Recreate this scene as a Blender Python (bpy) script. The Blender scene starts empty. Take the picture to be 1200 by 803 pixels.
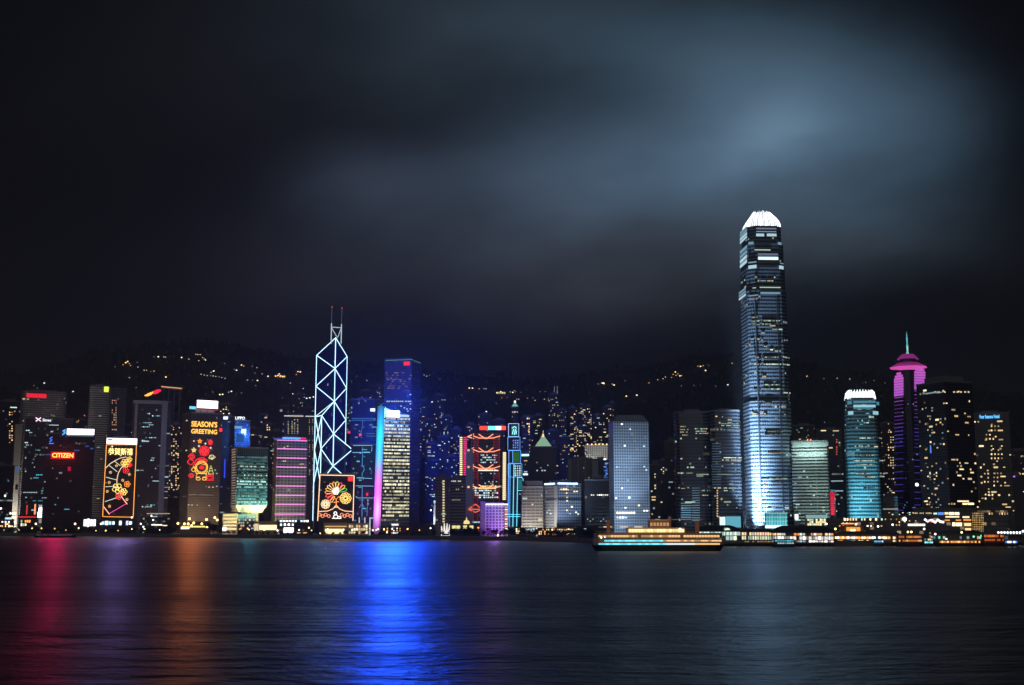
import bpy, bmesh, math, random
from mathutils import Vector, Matrix
from math import sin, cos, tan, atan, atan2, radians as R, pi, exp, sqrt
random.seed(7)
S = bpy.context.scene
COL = S.collection
# ------------------------------------------------------------------ camera
F = 1434.0                       # focal length in photo pixels (photo is 1200 x 803)
CAM_Z = 18.0                     # terrace on the near shore
PITCH = atan((614 - 401.5) / F)
CP, SP = cos(PITCH), sin(PITCH)
cam = bpy.data.cameras.new('camera'); cam.sensor_width = 36.0; cam.lens = 36.0 * F / 1200
cam.clip_start = 1.0; cam.clip_end = 30000
camo = bpy.data.objects.new('camera', cam); COL.objects.link(camo)
camo.location = (0, 0, CAM_Z); camo.rotation_euler = (pi / 2 + PITCH, 0, 0)
S.camera = camo
# ------------------------------------------------------------------ exposure
S.view_settings.view_transform = 'Standard'; S.view_settings.look = 'None'
S.view_settings.gamma = 1; S.view_settings.exposure = 0.0
S.render.engine = 'CYCLES'
S.cycles.use_denoising = True
S.cycles.max_bounces = 6; S.cycles.diffuse_bounces = 2; S.cycles.glossy_bounces = 3
S.cycles.transmission_bounces = 3; S.cycles.volume_bounces = 0; S.cycles.transparent_max_bounces = 6
S.cycles.sample_clamp_indirect = 4.0; S.cycles.use_light_tree = True
S.cycles.caustics_reflective = True

def ae(px, py):                  # photo pixel -> direction as (x/y, z/y)
    u = (401.5 - py) / F; k = CP - u * SP
    return ((px - 600) / F) / k, (SP + u * CP) / k
def P(px, py, D):                # point on the ray of a photo pixel at distance D along the view axis over ground
    a, e = ae(px, py); return Vector((a * D, D, CAM_Z + e * D))

# ------------------------------------------------------------------ node helpers
class NT:
    def __init__(s, tree): s.t = tree
    def node(s, typ, **kw):
        n = s.t.nodes.new(typ)
        for k, v in kw.items(): setattr(n, k, v)
        return n
    def put(s, sock, v):
        if isinstance(v, bpy.types.NodeSocket): s.t.links.new(v, sock)
        else: sock.default_value = v
    def m(s, op, a, b=None, c=None):
        n = s.node('ShaderNodeMath', operation=op)
        s.put(n.inputs[0], a)
        if b is not None: s.put(n.inputs[1], b)
        if c is not None: s.put(n.inputs[2], c)
        return n.outputs[0]
    def add(s, *a):
        r = a[0]
        for x in a[1:]: r = s.m('ADD', r, x)
        return r
    def mul(s, *a):
        r = a[0]
        for x in a[1:]: r = s.m('MULTIPLY', r, x)
        return r
    def mixc(s, f, a, b):
        n = s.node('ShaderNodeMix', data_type='RGBA'); s.put(n.inputs['Factor'], f)
        s.put(n.inputs[6], a); s.put(n.inputs[7], b); return n.outputs[2]
    def xyz(s, x, y, z):
        n = s.node('ShaderNodeCombineXYZ'); s.put(n.inputs[0], x); s.put(n.inputs[1], y); s.put(n.inputs[2], z); return n.outputs[0]
    def noise(s, vec, scale, detail=3, rough=.5):
        n = s.node('ShaderNodeTexNoise'); s.put(n.inputs['Vector'], vec)
        n.inputs['Scale'].default_value = scale; n.inputs['Detail'].default_value = detail; n.inputs['Roughness'].default_value = rough
        return n.outputs['Fac']
    def white(s, vec):
        n = s.node('ShaderNodeTexWhiteNoise', noise_dimensions='3D'); s.put(n.inputs['Vector'], vec); return n

# ------------------------------------------------------------------ world: night sky with low cloud lit by the city
W = bpy.data.worlds.new('World'); S.world = W; W.use_nodes = True
wt = W.node_tree; wt.nodes.clear(); w = NT(wt)
tc = w.node('ShaderNodeTexCoord'); sep = w.node('ShaderNodeSeparateXYZ'); wt.links.new(tc.outputs['Generated'], sep.inputs[0])
yy = w.m('MAXIMUM', sep.outputs[1], 0.02)
az = w.m('DIVIDE', sep.outputs[0], yy); el = w.m('DIVIDE', sep.outputs[2], yy)
front = w.m('SMOOTH_MIN', w.m('MAXIMUM', w.mul(sep.outputs[1], 3.0), 0.0), 1.0, 0.2)
cv = w.xyz(w.mul(az, 1.0), w.mul(el, 1.7), 0.0)
n_big = w.noise(cv, 3.2, 4, .5); n_mid = w.noise(w.xyz(w.add(w.mul(az, .75), w.mul(el, -.35)), w.mul(el, 1.5), 3.7), 6.5, 5, .55)
warp_x = w.add(az, w.mul(w.add(n_big, -.5), .10)); warp_e = w.add(el, w.mul(w.add(n_mid, -.5), .07))
def lobe(px, py, rx, ry, rot=0.0):          # soft patch of lit cloud round a direction
    a0, e0 = ae(px, py); c, s_ = cos(R(rot)), sin(R(rot))
    dx = w.add(warp_x, -a0); de = w.add(warp_e, -e0)
    p = w.mul(w.add(w.mul(dx, c), w.mul(de, s_)), F / rx); q = w.mul(w.add(w.mul(dx, -s_), w.mul(de, c)), F / ry)
    return w.m('EXPONENT', w.mul(w.add(w.mul(p, p), w.mul(q, q)), -1.0))
LOBES = [  # px, py, rx, ry, rot, rgb
    (900, 150, 140, 100, 6, (.080, .142, .208)),
    (735, 195, 190, 74, 10, (.040, .068, .104)),
    (900, 150, 60, 28, 15, (.045, .068, .088)),
    (1025, 165, 105, 90, 0, (.026, .052, .080)),
    (800, 55, 200, 76, 0, (.024, .046, .068)),
    (1085, 120, 70, 60, 0, (.014, .024, .036)),
    (600, 222, 200, 64, 6, (.021, .030, .045)),
    (425, 205, 90, 44, 0, (.022, .030, .048)),
    (580, 20, 230, 110, 0, (.020, .032, .045)),
    (740, 300, 270, 64, 8, (.026, .031, .039)),
    (980, 285, 150, 50, 0, (.014, .020, .026)),
    (480, 315, 260, 76, 0, (.010, .0105, .013)),
    (740, 420, 520, 90, 0, (.0002, .0008, .002)),
    (300, 90, 260, 130, 0, (.004, .0045, .005)),
]
base = (.0016, .0018, .0022, 1)
acc = w.node('ShaderNodeRGB'); acc.outputs[0].default_value = base; acc = acc.outputs[0]
nmod = w.add(.22, w.mul(n_big, .85), w.mul(n_mid, .70))
for px, py, rx, ry, rot, rgb in LOBES:
    v = w.mul(lobe(px, py, rx, ry, rot), nmod, front)
    vm = w.node('ShaderNodeVectorMath', operation='SCALE'); vm.inputs[0].default_value = rgb; w.put(vm.inputs['Scale'], v)
    va = w.node('ShaderNodeVectorMath', operation='ADD'); wt.links.new(acc, va.inputs[0]); wt.links.new(vm.outputs[0], va.inputs[1]); acc = va.outputs[0]
sky = w.node('ShaderNodeTexSky', sky_type='NISHITA'); sky.sun_disc = False; sky.sun_elevation = R(-4); sky.sun_rotation = R(200)
bg1 = w.node('ShaderNodeBackground'); wt.links.new(sky.outputs[0], bg1.inputs[0]); bg1.inputs[1].default_value = 0.004
bg2 = w.node('ShaderNodeBackground'); wt.links.new(acc, bg2.inputs[0]); bg2.inputs[1].default_value = 1.0
ads = w.node('ShaderNodeAddShader'); wt.links.new(bg1.outputs[0], ads.inputs[0]); wt.links.new(bg2.outputs[0], ads.inputs[1])
wo = w.node('ShaderNodeOutputWorld'); wt.links.new(ads.outputs[0], wo.inputs[0])
# ------------------------------------------------------------------ faint light on the fronts: the lit near shore behind the camera
sl = bpy.data.lights.new('shore_glow', 'SUN'); sl.energy = 0.20; sl.angle = R(40); sl.color = (1.0, .96, .93)
slo = bpy.data.objects.new('shore_glow', sl); COL.objects.link(slo)
slo.rotation_euler = Vector((.25, 1, -.18)).to_track_quat('-Z', 'Y').to_euler()

# ------------------------------------------------------------------ tagging and meshes
def tag(o, label=None, cat=None, group=None, kind=None):
    if label: o['label'] = label
    if cat: o['category'] = cat
    if group: o['group'] = group
    if kind: o['kind'] = kind
    return o
def thing(name, label, cat, loc=(0, 0, 0), group=None):
    o = bpy.data.objects.new(name, None); COL.objects.link(o); o.location = loc; o.empty_display_size = 1
    return tag(o, label, cat, group)
class MB:
    def __init__(s): s.v = []; s.f = []; s.uv = []
    def quad(s, pts, uvs=None):
        n = len(s.v); s.v += [Vector(p) for p in pts]; s.f.append(tuple(range(n, n + len(pts))))
        s.uv += list(uvs) if uvs else [(0, 0)] * len(pts)
    def prism(s, poly, z0, z1, top=True, bottom=False, poly1=None):   # poly counter-clockwise seen from above
        q = poly1 or poly; u = 0; n = len(poly)
        zt = z1 if isinstance(z1, (list, tuple)) else [z1] * n
        for i in range(n):
            a, b, c, d = poly[i], poly[(i + 1) % n], q[(i + 1) % n], q[i]
            L = math.hypot(b[0] - a[0], b[1] - a[1]); j = (i + 1) % n
            s.quad([(a[0], a[1], z0), (b[0], b[1], z0), (c[0], c[1], zt[j]), (d[0], d[1], zt[i])],
                   [(u, 0), (u + L, 0), (u + L, zt[j] - z0), (u, zt[i] - z0)])
            u += L + 3.0
        if top: s.quad([(p[0], p[1], zt[i]) for i, p in enumerate(q)])
        if bottom: s.quad([(p[0], p[1], z0) for p in reversed(poly)])
    def box(s, c, size, rz=0.0):
        hx, hy, hz = size[0] / 2, size[1] / 2, size[2] / 2; C_, S_ = cos(rz), sin(rz)
        p = [(c[0] + x * C_ - y * S_, c[1] + x * S_ + y * C_) for x, y in ((-hx, -hy), (hx, -hy), (hx, hy), (-hx, hy))]
        s.prism(p, c[2] - hz, c[2] + hz, True, True)
    def tube(s, pts, r, n=4, closed=False, r1=None):
        pts = [Vector(p) for p in pts]; N = len(pts)
        if N < 2: return
        rings = []
        for i, p in enumerate(pts):
            a = pts[i - 1] if (i or closed) else p; b = pts[(i + 1) % N] if (i < N - 1 or closed) else p
            d = (b - a); d = d.normalized() if d.length > 1e-6 else Vector((0, 0, 1))
            up = Vector((0, 1, 0)) if abs(d.y) < .9 else Vector((1, 0, 0))
            x = d.cross(up).normalized(); y = x.cross(d)
            rr = r if r1 is None else r + (r1 - r) * i / (N - 1)
            o = len(s.v)
            s.v += [p + x * (rr * cos(2 * pi * k / n + pi / 4)) + y * (rr * sin(2 * pi * k / n + pi / 4)) for k in range(n)]
            rings.append(o)
        for i in range(N if closed else N - 1):
            a, b = rings[i], rings[(i + 1) % N]
            for k in range(n):
                s.f.append((a + k, a + (k + 1) % n, b + (k + 1) % n, b + k)); s.uv += [(0, 0)] * 4
        if not closed:
            s.f.append(tuple(rings[0] + k for k in reversed(range(n)))); s.uv += [(0, 0)] * n
            s.f.append(tuple(rings[-1] + k for k in range(n))); s.uv += [(0, 0)] * n
    def ball(s, c, r, seg=8, rings=5, sq=1.0):
        o = len(s.v); c = Vector(c)
        for i in range(rings + 1):
            t = pi * i / rings
            for k in range(seg): s.v.append(c + Vector((r * sin(t) * cos(2 * pi * k / seg), r * sin(t) * sin(2 * pi * k / seg), r * sq * cos(t))))
        for i in range(rings):
            for k in range(seg):
                s.f.append((o + i * seg + k, o + (i + 1) * seg + k, o + (i + 1) * seg + (k + 1) % seg, o + i * seg + (k + 1) % seg)); s.uv += [(0, 0)] * 4
    def mesh(s, name, mat, off=Vector((0, 0, 0))):
        me = bpy.data.meshes.new(name); me.from_pydata([tuple(p - off) for p in s.v], [], s.f)
        ul = me.uv_layers.new(name='UVMap')
        if len(s.uv) == len(ul.data): ul.data.foreach_set('uv', [c for p in s.uv for c in p])
        if mat: me.materials.append(mat)
        return me
    def build(s, name, mat, root=None, smooth=False):
        off = Vector(root.location) if root else Vector((0, 0, 0))
        if root and root.parent: off = off + Vector(root.parent.location)
        me = s.mesh(name, mat, off)
        if smooth: me.polygons.foreach_set('use_smooth', [True] * len(me.polygons))
        o = bpy.data.objects.new(name, me); COL.objects.link(o)
        if root: o.parent = root
        return o

# ------------------------------------------------------------------ materials
def principled(name, col, rough=.6, metal=0.0, noise=0.0, nscale=.1):
    m = bpy.data.materials.new(name); m.use_nodes = True; t = NT(m.node_tree)
    b = m.node_tree.nodes['Principled BSDF']; b.inputs['Roughness'].default_value = rough; b.inputs['Metallic'].default_value = metal
    if noise:
        g = t.node('ShaderNodeTexCoord'); f = t.noise(g.outputs['Object'], nscale, 4, .6)
        c1 = tuple(x * (1 - noise) for x in col) + (1,); c2 = tuple(min(1, x * (1 + noise)) for x in col) + (1,)
        t.put(b.inputs['Base Color'], t.mixc(f, c1, c2))
    else: b.inputs['Base Color'].default_value = tuple(col) + (1,)
    return m
_em = {}
def emis(col, strength=1.0, sample=False):
    key = (tuple(round(c, 3) for c in col), round(strength, 3), sample)
    if key in _em: return _em[key]
    m = bpy.data.materials.new('lamp_or_glow'); m.use_nodes = True; t = m.node_tree; t.nodes.clear()
    e = t.nodes.new('ShaderNodeEmission'); e.inputs[0].default_value = tuple(col) + (1,); e.inputs[1].default_value = strength
    o = t.nodes.new('ShaderNodeOutputMaterial'); t.links.new(e.outputs[0], o.inputs[0])
    m.cycles.emission_sampling = 'FRONT_BACK' if sample else 'NONE'
    _em[key] = m; return m
# facade node group: floors and bays from the wall's own UVs (metres), some windows lit
fg = bpy.data.node_groups.new('facade', 'ShaderNodeTree')
def fin(name, typ='NodeSocketFloat'): fg.interface.new_socket(name, in_out='INPUT', socket_type=typ)
for nm in ('Bay', 'Floor', 'Mullion', 'Band', 'Lit', 'RowLit', 'Strength', 'Seed', 'GlassRough', 'Dim'): fin(nm)
for nm in ('Wall', 'Glass', 'LitA', 'LitB'): fin(nm, 'NodeSocketColor')
fg.interface.new_socket('Shader', in_out='OUTPUT', socket_type='NodeSocketShader')
g = NT(fg); gi = g.node('NodeGroupInput'); go = g.node('NodeGroupOutput'); I = gi.outputs
uvn = g.node('ShaderNodeUVMap'); sx = g.node('ShaderNodeSeparateXYZ'); fg.links.new(uvn.outputs[0], sx.inputs[0])
u = g.m('DIVIDE', sx.outputs[0], I['Bay']); v = g.m('DIVIDE', sx.outputs[1], I['Floor'])
fu = g.m('FRACT', u); fv = g.m('FRACT', v); cu = g.m('FLOOR', u); cvv = g.m('FLOOR', v)
win = g.mul(g.m('GREATER_THAN', fu, I['Mullion']), g.m('GREATER_THAN', fv, I['Band']))
win = g.mul(win, g.m('GREATER_THAN', sx.outputs[1], 0.01))
wn = g.white(g.xyz(cu, cvv, I['Seed'])); r1 = wn.outputs['Value']
sc3 = g.node('ShaderNodeSeparateColor'); fg.links.new(wn.outputs['Color'], sc3.inputs[0])
rowv = g.white(g.xyz(g.m('FLOOR', g.m('DIVIDE', cu, 7.0)), cvv, g.add(I['Seed'], 11.3))).outputs['Value']
lit = g.m('MAXIMUM', g.m('LESS_THAN', r1, I['Lit']), g.mul(g.m('LESS_THAN', rowv, I['RowLit']), g.m('LESS_THAN', sc3.outputs[0], .75)))
br = g.add(.15, g.mul(g.m('POWER', sc3.outputs[1], 2.0), .85))
sc = g.mul(win, g.add(g.mul(lit, br, I['Strength']), g.mul(I['Dim'], r1)))
lc = g.mixc(sc3.outputs[2], I['LitA'], I['LitB'])
tco = g.node('ShaderNodeTexCoord'); dirt = g.noise(tco.outputs['Object'], .05, 5, .65)
wc = g.mixc(g.mul(g.m('SUBTRACT', dirt, .3), .8), I['Wall'], (.02, .02, .02, 1))
pb = g.node('ShaderNodeBsdfPrincipled')
g.put(pb.inputs['Base Color'], g.mixc(win, wc, I['Glass']))
g.put(pb.inputs['Roughness'], g.m('MULTIPLY_ADD', win, g.m('SUBTRACT', I['GlassRough'], .7), .7))
g.put(pb.inputs['Emission Color'], lc); g.put(pb.inputs['Emission Strength'], sc)
fg.links.new(pb.outputs[0], go.inputs[0])
_seed = [0]
WARM = (1.0, .62, .28); WARM2 = (1.0, .80, .52); COOL = (.72, .95, 1.0); GREENW = (.80, 1.0, .80); WHITE = (1, .95, .85)
def facade(wall=(.18, .18, .2), glass=(.02, .024, .03), bay=3.0, floor=3.6, mull=.18, band=.4, lit=.01, row=.0, litA=WARM, litB=COOL, strength=1.0, rough=.25, dim=.0):
    _seed[0] += 1
    m = bpy.data.materials.new('facade'); m.use_nodes = True; t = m.node_tree; t.nodes.clear()
    n = t.nodes.new('ShaderNodeGroup'); n.node_tree = fg
    for k, val in dict(Bay=bay, Floor=floor, Mullion=mull, Band=band, Lit=lit, RowLit=row, Strength=strength, Seed=_seed[0] * 7.31, GlassRough=rough, Dim=dim).items(): n.inputs[k].default_value = val
    for k, val in dict(Wall=wall, Glass=glass, LitA=litA, LitB=litB).items(): n.inputs[k].default_value = tuple(val) + (1,)
    o = t.nodes.new('ShaderNodeOutputMaterial'); t.links.new(n.outputs[0], o.inputs[0])
    m.cycles.emission_sampling = 'NONE'
    return m
_rw = {}
def mat_row(cols, strength, cells=12, frac=.9, floorv=.35):      # one lit office floor: panes of uneven brightness side by side
    key = (tuple(cols), strength, cells, frac)
    if key in _rw: return _rw[key]
    m = bpy.data.materials.new('lit_office_floor'); m.use_nodes = True; t = NT(m.node_tree); m.node_tree.nodes.clear()
    tc_ = t.node('ShaderNodeTexCoord'); s_ = t.node('ShaderNodeSeparateXYZ'); m.node_tree.links.new(tc_.outputs['Object'], s_.inputs[0])
    oi = t.node('ShaderNodeObjectInfo'); x_ = t.mul(t.add(s_.outputs[0], .5), float(cells)); ce_ = t.m('FLOOR', x_); fx_ = t.m('FRACT', x_)
    n_ = t.white(t.xyz(ce_, t.mul(oi.outputs['Random'], 97.0), 3.1)); sc_ = t.node('ShaderNodeSeparateColor'); m.node_tree.links.new(n_.outputs['Color'], sc_.inputs[0])
    row_ = t.add(.55, t.mul(t.white(t.xyz(t.mul(oi.outputs['Random'], 31.0), 1.0, 8.0)).outputs['Value'], .6))
    on_ = t.mul(t.m('LESS_THAN', n_.outputs['Value'], frac), t.m('GREATER_THAN', fx_, .14))
    st_ = t.mul(t.add(t.mul(on_, t.add(floorv, t.mul(sc_.outputs[0], 1 - floorv))), .03), row_, strength)
    e_ = t.node('ShaderNodeEmission'); t.put(e_.inputs[0], t.mixc(sc_.outputs[1], tuple(cols[0]) + (1,), tuple(cols[1]) + (1,))); t.put(e_.inputs[1], st_)
    o_ = t.node('ShaderNodeOutputMaterial'); m.node_tree.links.new(e_.outputs[0], o_.inputs[0]); m.cycles.emission_sampling = 'NONE'; _rw[key] = m; return m
CONC = principled('concrete', (.22, .22, .23), .8, 0, .3, .08)
DARK = principled('dark_metal', (.04, .042, .05), .5)
WHITEP = principled('white_paint', (.7, .7, .72), .6)
ROOFM = principled('roof_covering', (.06, .065, .075), .7, 0, .3, .1)
STONE = principled('stone', (.34, .31, .27), .8, 0, .25, .15)
BARK = principled('bark', (.07, .05, .035), .9)
# ------------------------------------------------------------------ water
wm = bpy.data.materials.new('harbour_water'); wm.use_nodes = True; t = NT(wm.node_tree)
b = wm.node_tree.nodes['Principled BSDF']
b.inputs['Base Color'].default_value = (.006, .022, .034, 1); b.inputs['IOR'].default_value = 1.55; b.inputs['Specular Tint'].default_value = (.78, .97, 1, 1)
tcw = t.node('ShaderNodeTexCoord')
mp = t.node('ShaderNodeMapping'); wm.node_tree.links.new(tcw.outputs['Object'], mp.inputs[0]); mp.inputs['Scale'].default_value = (.6, 1.0, 1.0)
n1 = t.noise(mp.outputs[0], .2, 4, .6)
mp2 = t.node('ShaderNodeMapping'); wm.node_tree.links.new(tcw.outputs['Object'], mp2.inputs[0]); mp2.inputs['Scale'].default_value = (.2, 1.0, 1.0)
n2 = t.noise(mp2.outputs[0], .022, 4, .6)
n3 = t.noise(mp2.outputs[0], .07, 3, .55)
t.put(b.inputs['Roughness'], t.add(.22, t.mul(n2, .30)))
bp = t.node('ShaderNodeBump'); bp.inputs['Strength'].default_value = 1.0; bp.inputs['Distance'].default_value = 1.0
t.put(bp.inputs['Height'], t.add(t.mul(n1, .95), t.mul(n3, 1.1), t.mul(n2, 2.2))); wm.node_tree.links.new(bp.outputs[0], b.inputs['Normal'])
mb = MB(); mb.quad([(-9000, -600, 0), (9000, -600, 0), (9000, 16000, 0), (-9000, 16000, 0)])
tag(mb.build('water', wm), 'dark harbour water carrying blurred coloured reflections', 'water', kind='structure')
# ------------------------------------------------------------------ shore and hills
SHORE = [(-700, 2300), (-250, 2120), (0, 1840), (100, 1800), (300, 1560), (500, 1450), (600, 1350), (700, 1180), (840, 1020), (950, 1010), (1080, 1030), (1200, 1075), (1500, 1150), (2000, 1300)]
def shore_D(px):
    for (a, da), (b_, db) in zip(SHORE, SHORE[1:]):
        if px <= b_: return da + (db - da) * (px - a) / (b_ - a)
    return SHORE[-1][1]
def sk(px): return (px - 600) / F / (CP + 212 / F * SP)
RIDGE = [(-900, 560), (-300, 480), (0, 440), (150, 408), (240, 400), (350, 418), (450, 428), (560, 440), (650, 446), (735, 432), (830, 415), (900, 420), (1000, 434), (1100, 452), (1200, 465), (1500, 520), (2100, 580)]
def ridge_py(px):
    for (a, da), (b_, db) in zip(RIDGE, RIDGE[1:]):
        if px <= b_:
            f = (px - a) / (b_ - a); f = f * f * (3 - 2 * f); return da + (db - da) * f
    return 580
def hill(x, y):
    px = 600 + F * x / max(y, 1) * .99
    zr = CAM_Z + ae(600, ridge_py(max(-899, min(2099, px))))[1] * 3100
    t_ = (y - 2080) / (3100 - 2080)
    if t_ < 0: return 4.0
    if t_ > 1: return max(4, zr * (1 - .35 * (t_ - 1)))
    n = 14 * sin(x * .011 + y * .004) + 9 * sin(x * .027 - y * .013) + 6 * sin(x * .061 + y * .037)
    return 4 + (zr - 4) * (t_ ** 1.15) + n * min(1, t_ * 3) * (1 - t_ * .7)
mb = MB(); xs = [(-2600 + 52 * i) for i in range(106)]; ys = [2040 + 26 * j for j in range(60)]
grid = [[Vector((x, y, hill(x, y) if j else 3.0)) for x in xs] for j, y in enumerate(ys)]
for row in grid: mb.v += row
nx = len(xs)
for j in range(len(ys) - 1):
    for i in range(nx - 1):
        mb.f.append((j * nx + i, j * nx + i + 1, (j + 1) * nx + i + 1, (j + 1) * nx + i)); mb.uv += [(0, 0)] * 4
hm = principled('wooded_hillside', (.045, .055, .035), .95, 0, .5, .02)
tag(mb.build('hills', hm, smooth=True), 'dark wooded hills behind the city', 'hills', kind='structure')
mb = MB(); rw = random.Random(3)
for _ in range(9000):
    x, y = rw.uniform(-1900, 1900), rw.uniform(2140, 3150); z = hill(x, y); r_ = rw.uniform(3.5, 7.5); h_ = r_ * rw.uniform(1.2, 2.0); o_ = len(mb.v); a0 = rw.uniform(0, 6)
    mb.v += [Vector((x, y, z + h_ * 1.4))] + [Vector((x + r_ * rw.uniform(.7, 1.2) * cos(a0 + k * 1.257), y + r_ * sin(a0 + k * 1.257), z + h_ * rw.uniform(.4, .8))) for k in range(5)] + [Vector((x, y, z - 2))]
    for k in range(5): mb.f += [(o_, o_ + 1 + k, o_ + 1 + (k + 1) % 5), (o_ + 6, o_ + 1 + (k + 1) % 5, o_ + 1 + k)]; mb.uv += [(0, 0)] * 6
tag(mb.build('hillside_woods', principled('dark_foliage', (.04, .06, .03), .9, 0, .4, .05)), 'dark woods covering the hillside', 'woods', kind='stuff')
front_edge = [Vector((sk(px) * D, D, 0)) for px, D in SHORE]
landm = principled('paved_ground', (.10, .10, .10), .85, 0, .35, .05)
mb = MB(); poly = [(p.x, p.y) for p in front_edge] + [(2600, 2045), (-2600, 2345)][0:1] + [(-2600, 2045)]
mb.v += [Vector((p[0], p[1], 3.5)) for p in poly]; mb.f.append(tuple(range(len(poly)))); mb.uv += [(0, 0)] * len(poly)
mb.quad([(2600, 2045, 3.4), (2600, 6000, 3.4), (-2600, 6000, 3.4), (-2600, 2045, 3.4)])
tag(mb.build('ground', landm), 'paved city ground behind the sea wall', 'ground', kind='structure')
mb = MB()
for a, c in zip(front_edge, front_edge[1:]): mb.quad([(a.x, a.y, -3), (c.x, c.y, -3), (c.x, c.y, 3.5), (a.x, a.y, 3.5)])
for a, c in zip(front_edge, front_edge[1:]):
    d = (c - a).normalized(); nrm = Vector((-d.y, d.x, 0)); 
    mb.quad([(a.x, a.y, 4.4), (c.x, c.y, 4.4), (c.x + nrm.x * .5, c.y + nrm.y * .5, 4.4), (a.x + nrm.x * .5, a.y + nrm.y * .5, 4.4)])
    mb.quad([(a.x, a.y, 3.5), (c.x, c.y, 3.5), (c.x, c.y, 4.4), (a.x, a.y, 4.4)])
    mb.quad([(a.x + nrm.x * .5, a.y + nrm.y * .5, 4.4), (c.x + nrm.x * .5, c.y + nrm.y * .5, 4.4), (c.x + nrm.x * .5, c.y + nrm.y * .5, 3.5), (a.x + nrm.x * .5, a.y + nrm.y * .5, 3.5)])
tag(mb.build('sea_wall', CONC), 'long dark concrete sea wall along the far shore', 'sea wall', kind='structure')
# ------------------------------------------------------------------ night haze over the harbour and the city
hz = bpy.data.materials.new('night_haze'); hz.use_nodes = True; t = hz.node_tree; t.nodes.clear()
pv = t.nodes.new('ShaderNodeVolumePrincipled'); pv.inputs['Color'].default_value = (.86, .88, .95, 1); pv.inputs['Density'].default_value = 1.05e-4
pv.inputs['Anisotropy'].default_value = .2
oo = t.nodes.new('ShaderNodeOutputMaterial'); t.links.new(pv.outputs[0], oo.inputs['Volume'])
mb = MB(); mb.box((0, 2900, 349), (9000, 6980, 702))
tag(mb.build('haze', hz), 'thin night haze over the harbour and the city', 'haze', kind='stuff')
# ------------------------------------------------------------------ building kit
_cube = {}
def unit_cube(mat):
    if mat.name not in _cube:
        mb = MB(); mb.box((0, 0, 0), (1, 1, 1)); _cube[mat.name] = mb.mesh('box', mat)
    return _cube[mat.name]
def bar(name, mat, c, size, rz, root):
    o = bpy.data.objects.new(name, unit_cube(mat)); COL.objects.link(o); o.parent = root
    o.location = Vector(c) - Vector(root.location); o.scale = size; o.rotation_euler = (0, 0, rz); return o
def text_mesh(body, extrude=.03, bold=.014):
    c = bpy.data.curves.new('lettering', 'FONT'); c.body = body; c.extrude = extrude; c.offset = bold; c.resolution_u = 3
    o = bpy.data.objects.new('lettering', c); me = bpy.data.meshes.new_from_object(o)
    bpy.data.objects.remove(o); bpy.data.curves.remove(c)
    xs = [v.co.x for v in me.vertices]; ys = [v.co.y for v in me.vertices]
    cx, cy, wx, wy = (min(xs) + max(xs)) / 2, (min(ys) + max(ys)) / 2, max(xs) - min(xs), max(ys) - min(ys)
    for v in me.vertices: v.co = Vector(((v.co.x - cx) / wx, (v.co.y - cy) / wy, v.co.z / extrude / 2))
    me.name = 'lettering'; return me
def facing_yaw(px, py, D): a, e = ae(px, py); return -atan(a)
def front_fp(pl, pr, py, D, depth=30, yaw=0.0):
    L = P(pl, py, D); y = facing_yaw((pl + pr) / 2, py, D) + R(yaw); d = (cos(y), sin(y)); k, e = ae(pr, py)
    w_ = (k * L.y - L.x) / (d[0] - k * d[1]); n = (-d[1], d[0])
    A = (L.x, L.y); B = (A[0] + d[0] * w_, A[1] + d[1] * w_)
    return [A, B, (B[0] + n[0] * depth, B[1] + n[1] * depth), (A[0] + n[0] * depth, A[1] + n[1] * depth)]
def corner_fp(pl, pm, pr, py, D, a):
    M = P(pm, py, D); y = facing_yaw(pm, py, D) + R(a); d = (cos(y), sin(y)); n = (-d[1], d[0])
    k = ae(pr, py)[0]; t_ = (k * M.y - M.x) / (d[0] - k * d[1]); k = ae(pl, py)[0]; s_ = (k * M.y - M.x) / (n[0] - k * n[1])
    A = (M.x, M.y); B = (A[0] + d[0] * t_, A[1] + d[1] * t_); Dd = (A[0] + n[0] * s_, A[1] + n[1] * s_)
    return [A, B, (B[0] + n[0] * s_, B[1] + n[1] * s_), Dd]
def scale_fp(poly, f, g_=None):
    cx = sum(p[0] for p in poly) / len(poly); cy = sum(p[1] for p in poly) / len(poly)
    return [(cx + (p[0] - cx) * f, cy + (p[1] - cy) * f) for p in poly]
def chamfer(poly, c):            # cut the corners of a footprint
    out = []; n = len(poly)
    for i in range(n):
        p = Vector(poly[i]).to_2d(); a = Vector(poly[i - 1]).to_2d(); b_ = Vector(poly[(i + 1) % n]).to_2d()
        out += [tuple(p + (a - p).normalized() * c), tuple(p + (b_ - p).normalized() * c)]
    return out
def rounded(poly, c, n_=4):
    out = []; n = len(poly)
    for i in range(n):
        p = Vector(poly[i]).to_2d(); a = p + (Vector(poly[i - 1]).to_2d() - p).normalized() * c; b_ = p + (Vector(poly[(i + 1) % n]).to_2d() - p).normalized() * c
        for k in range(n_ + 1):
            t_ = k / n_; out.append(tuple(a * (1 - t_) ** 2 + p * 2 * t_ * (1 - t_) + b_ * t_ * t_))
    return out
def zof(py, x, y):               # height seen at row py above the ground point (x, y)
    u_lo = ae(600, py)[1]; return CAM_Z + u_lo * y
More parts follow.
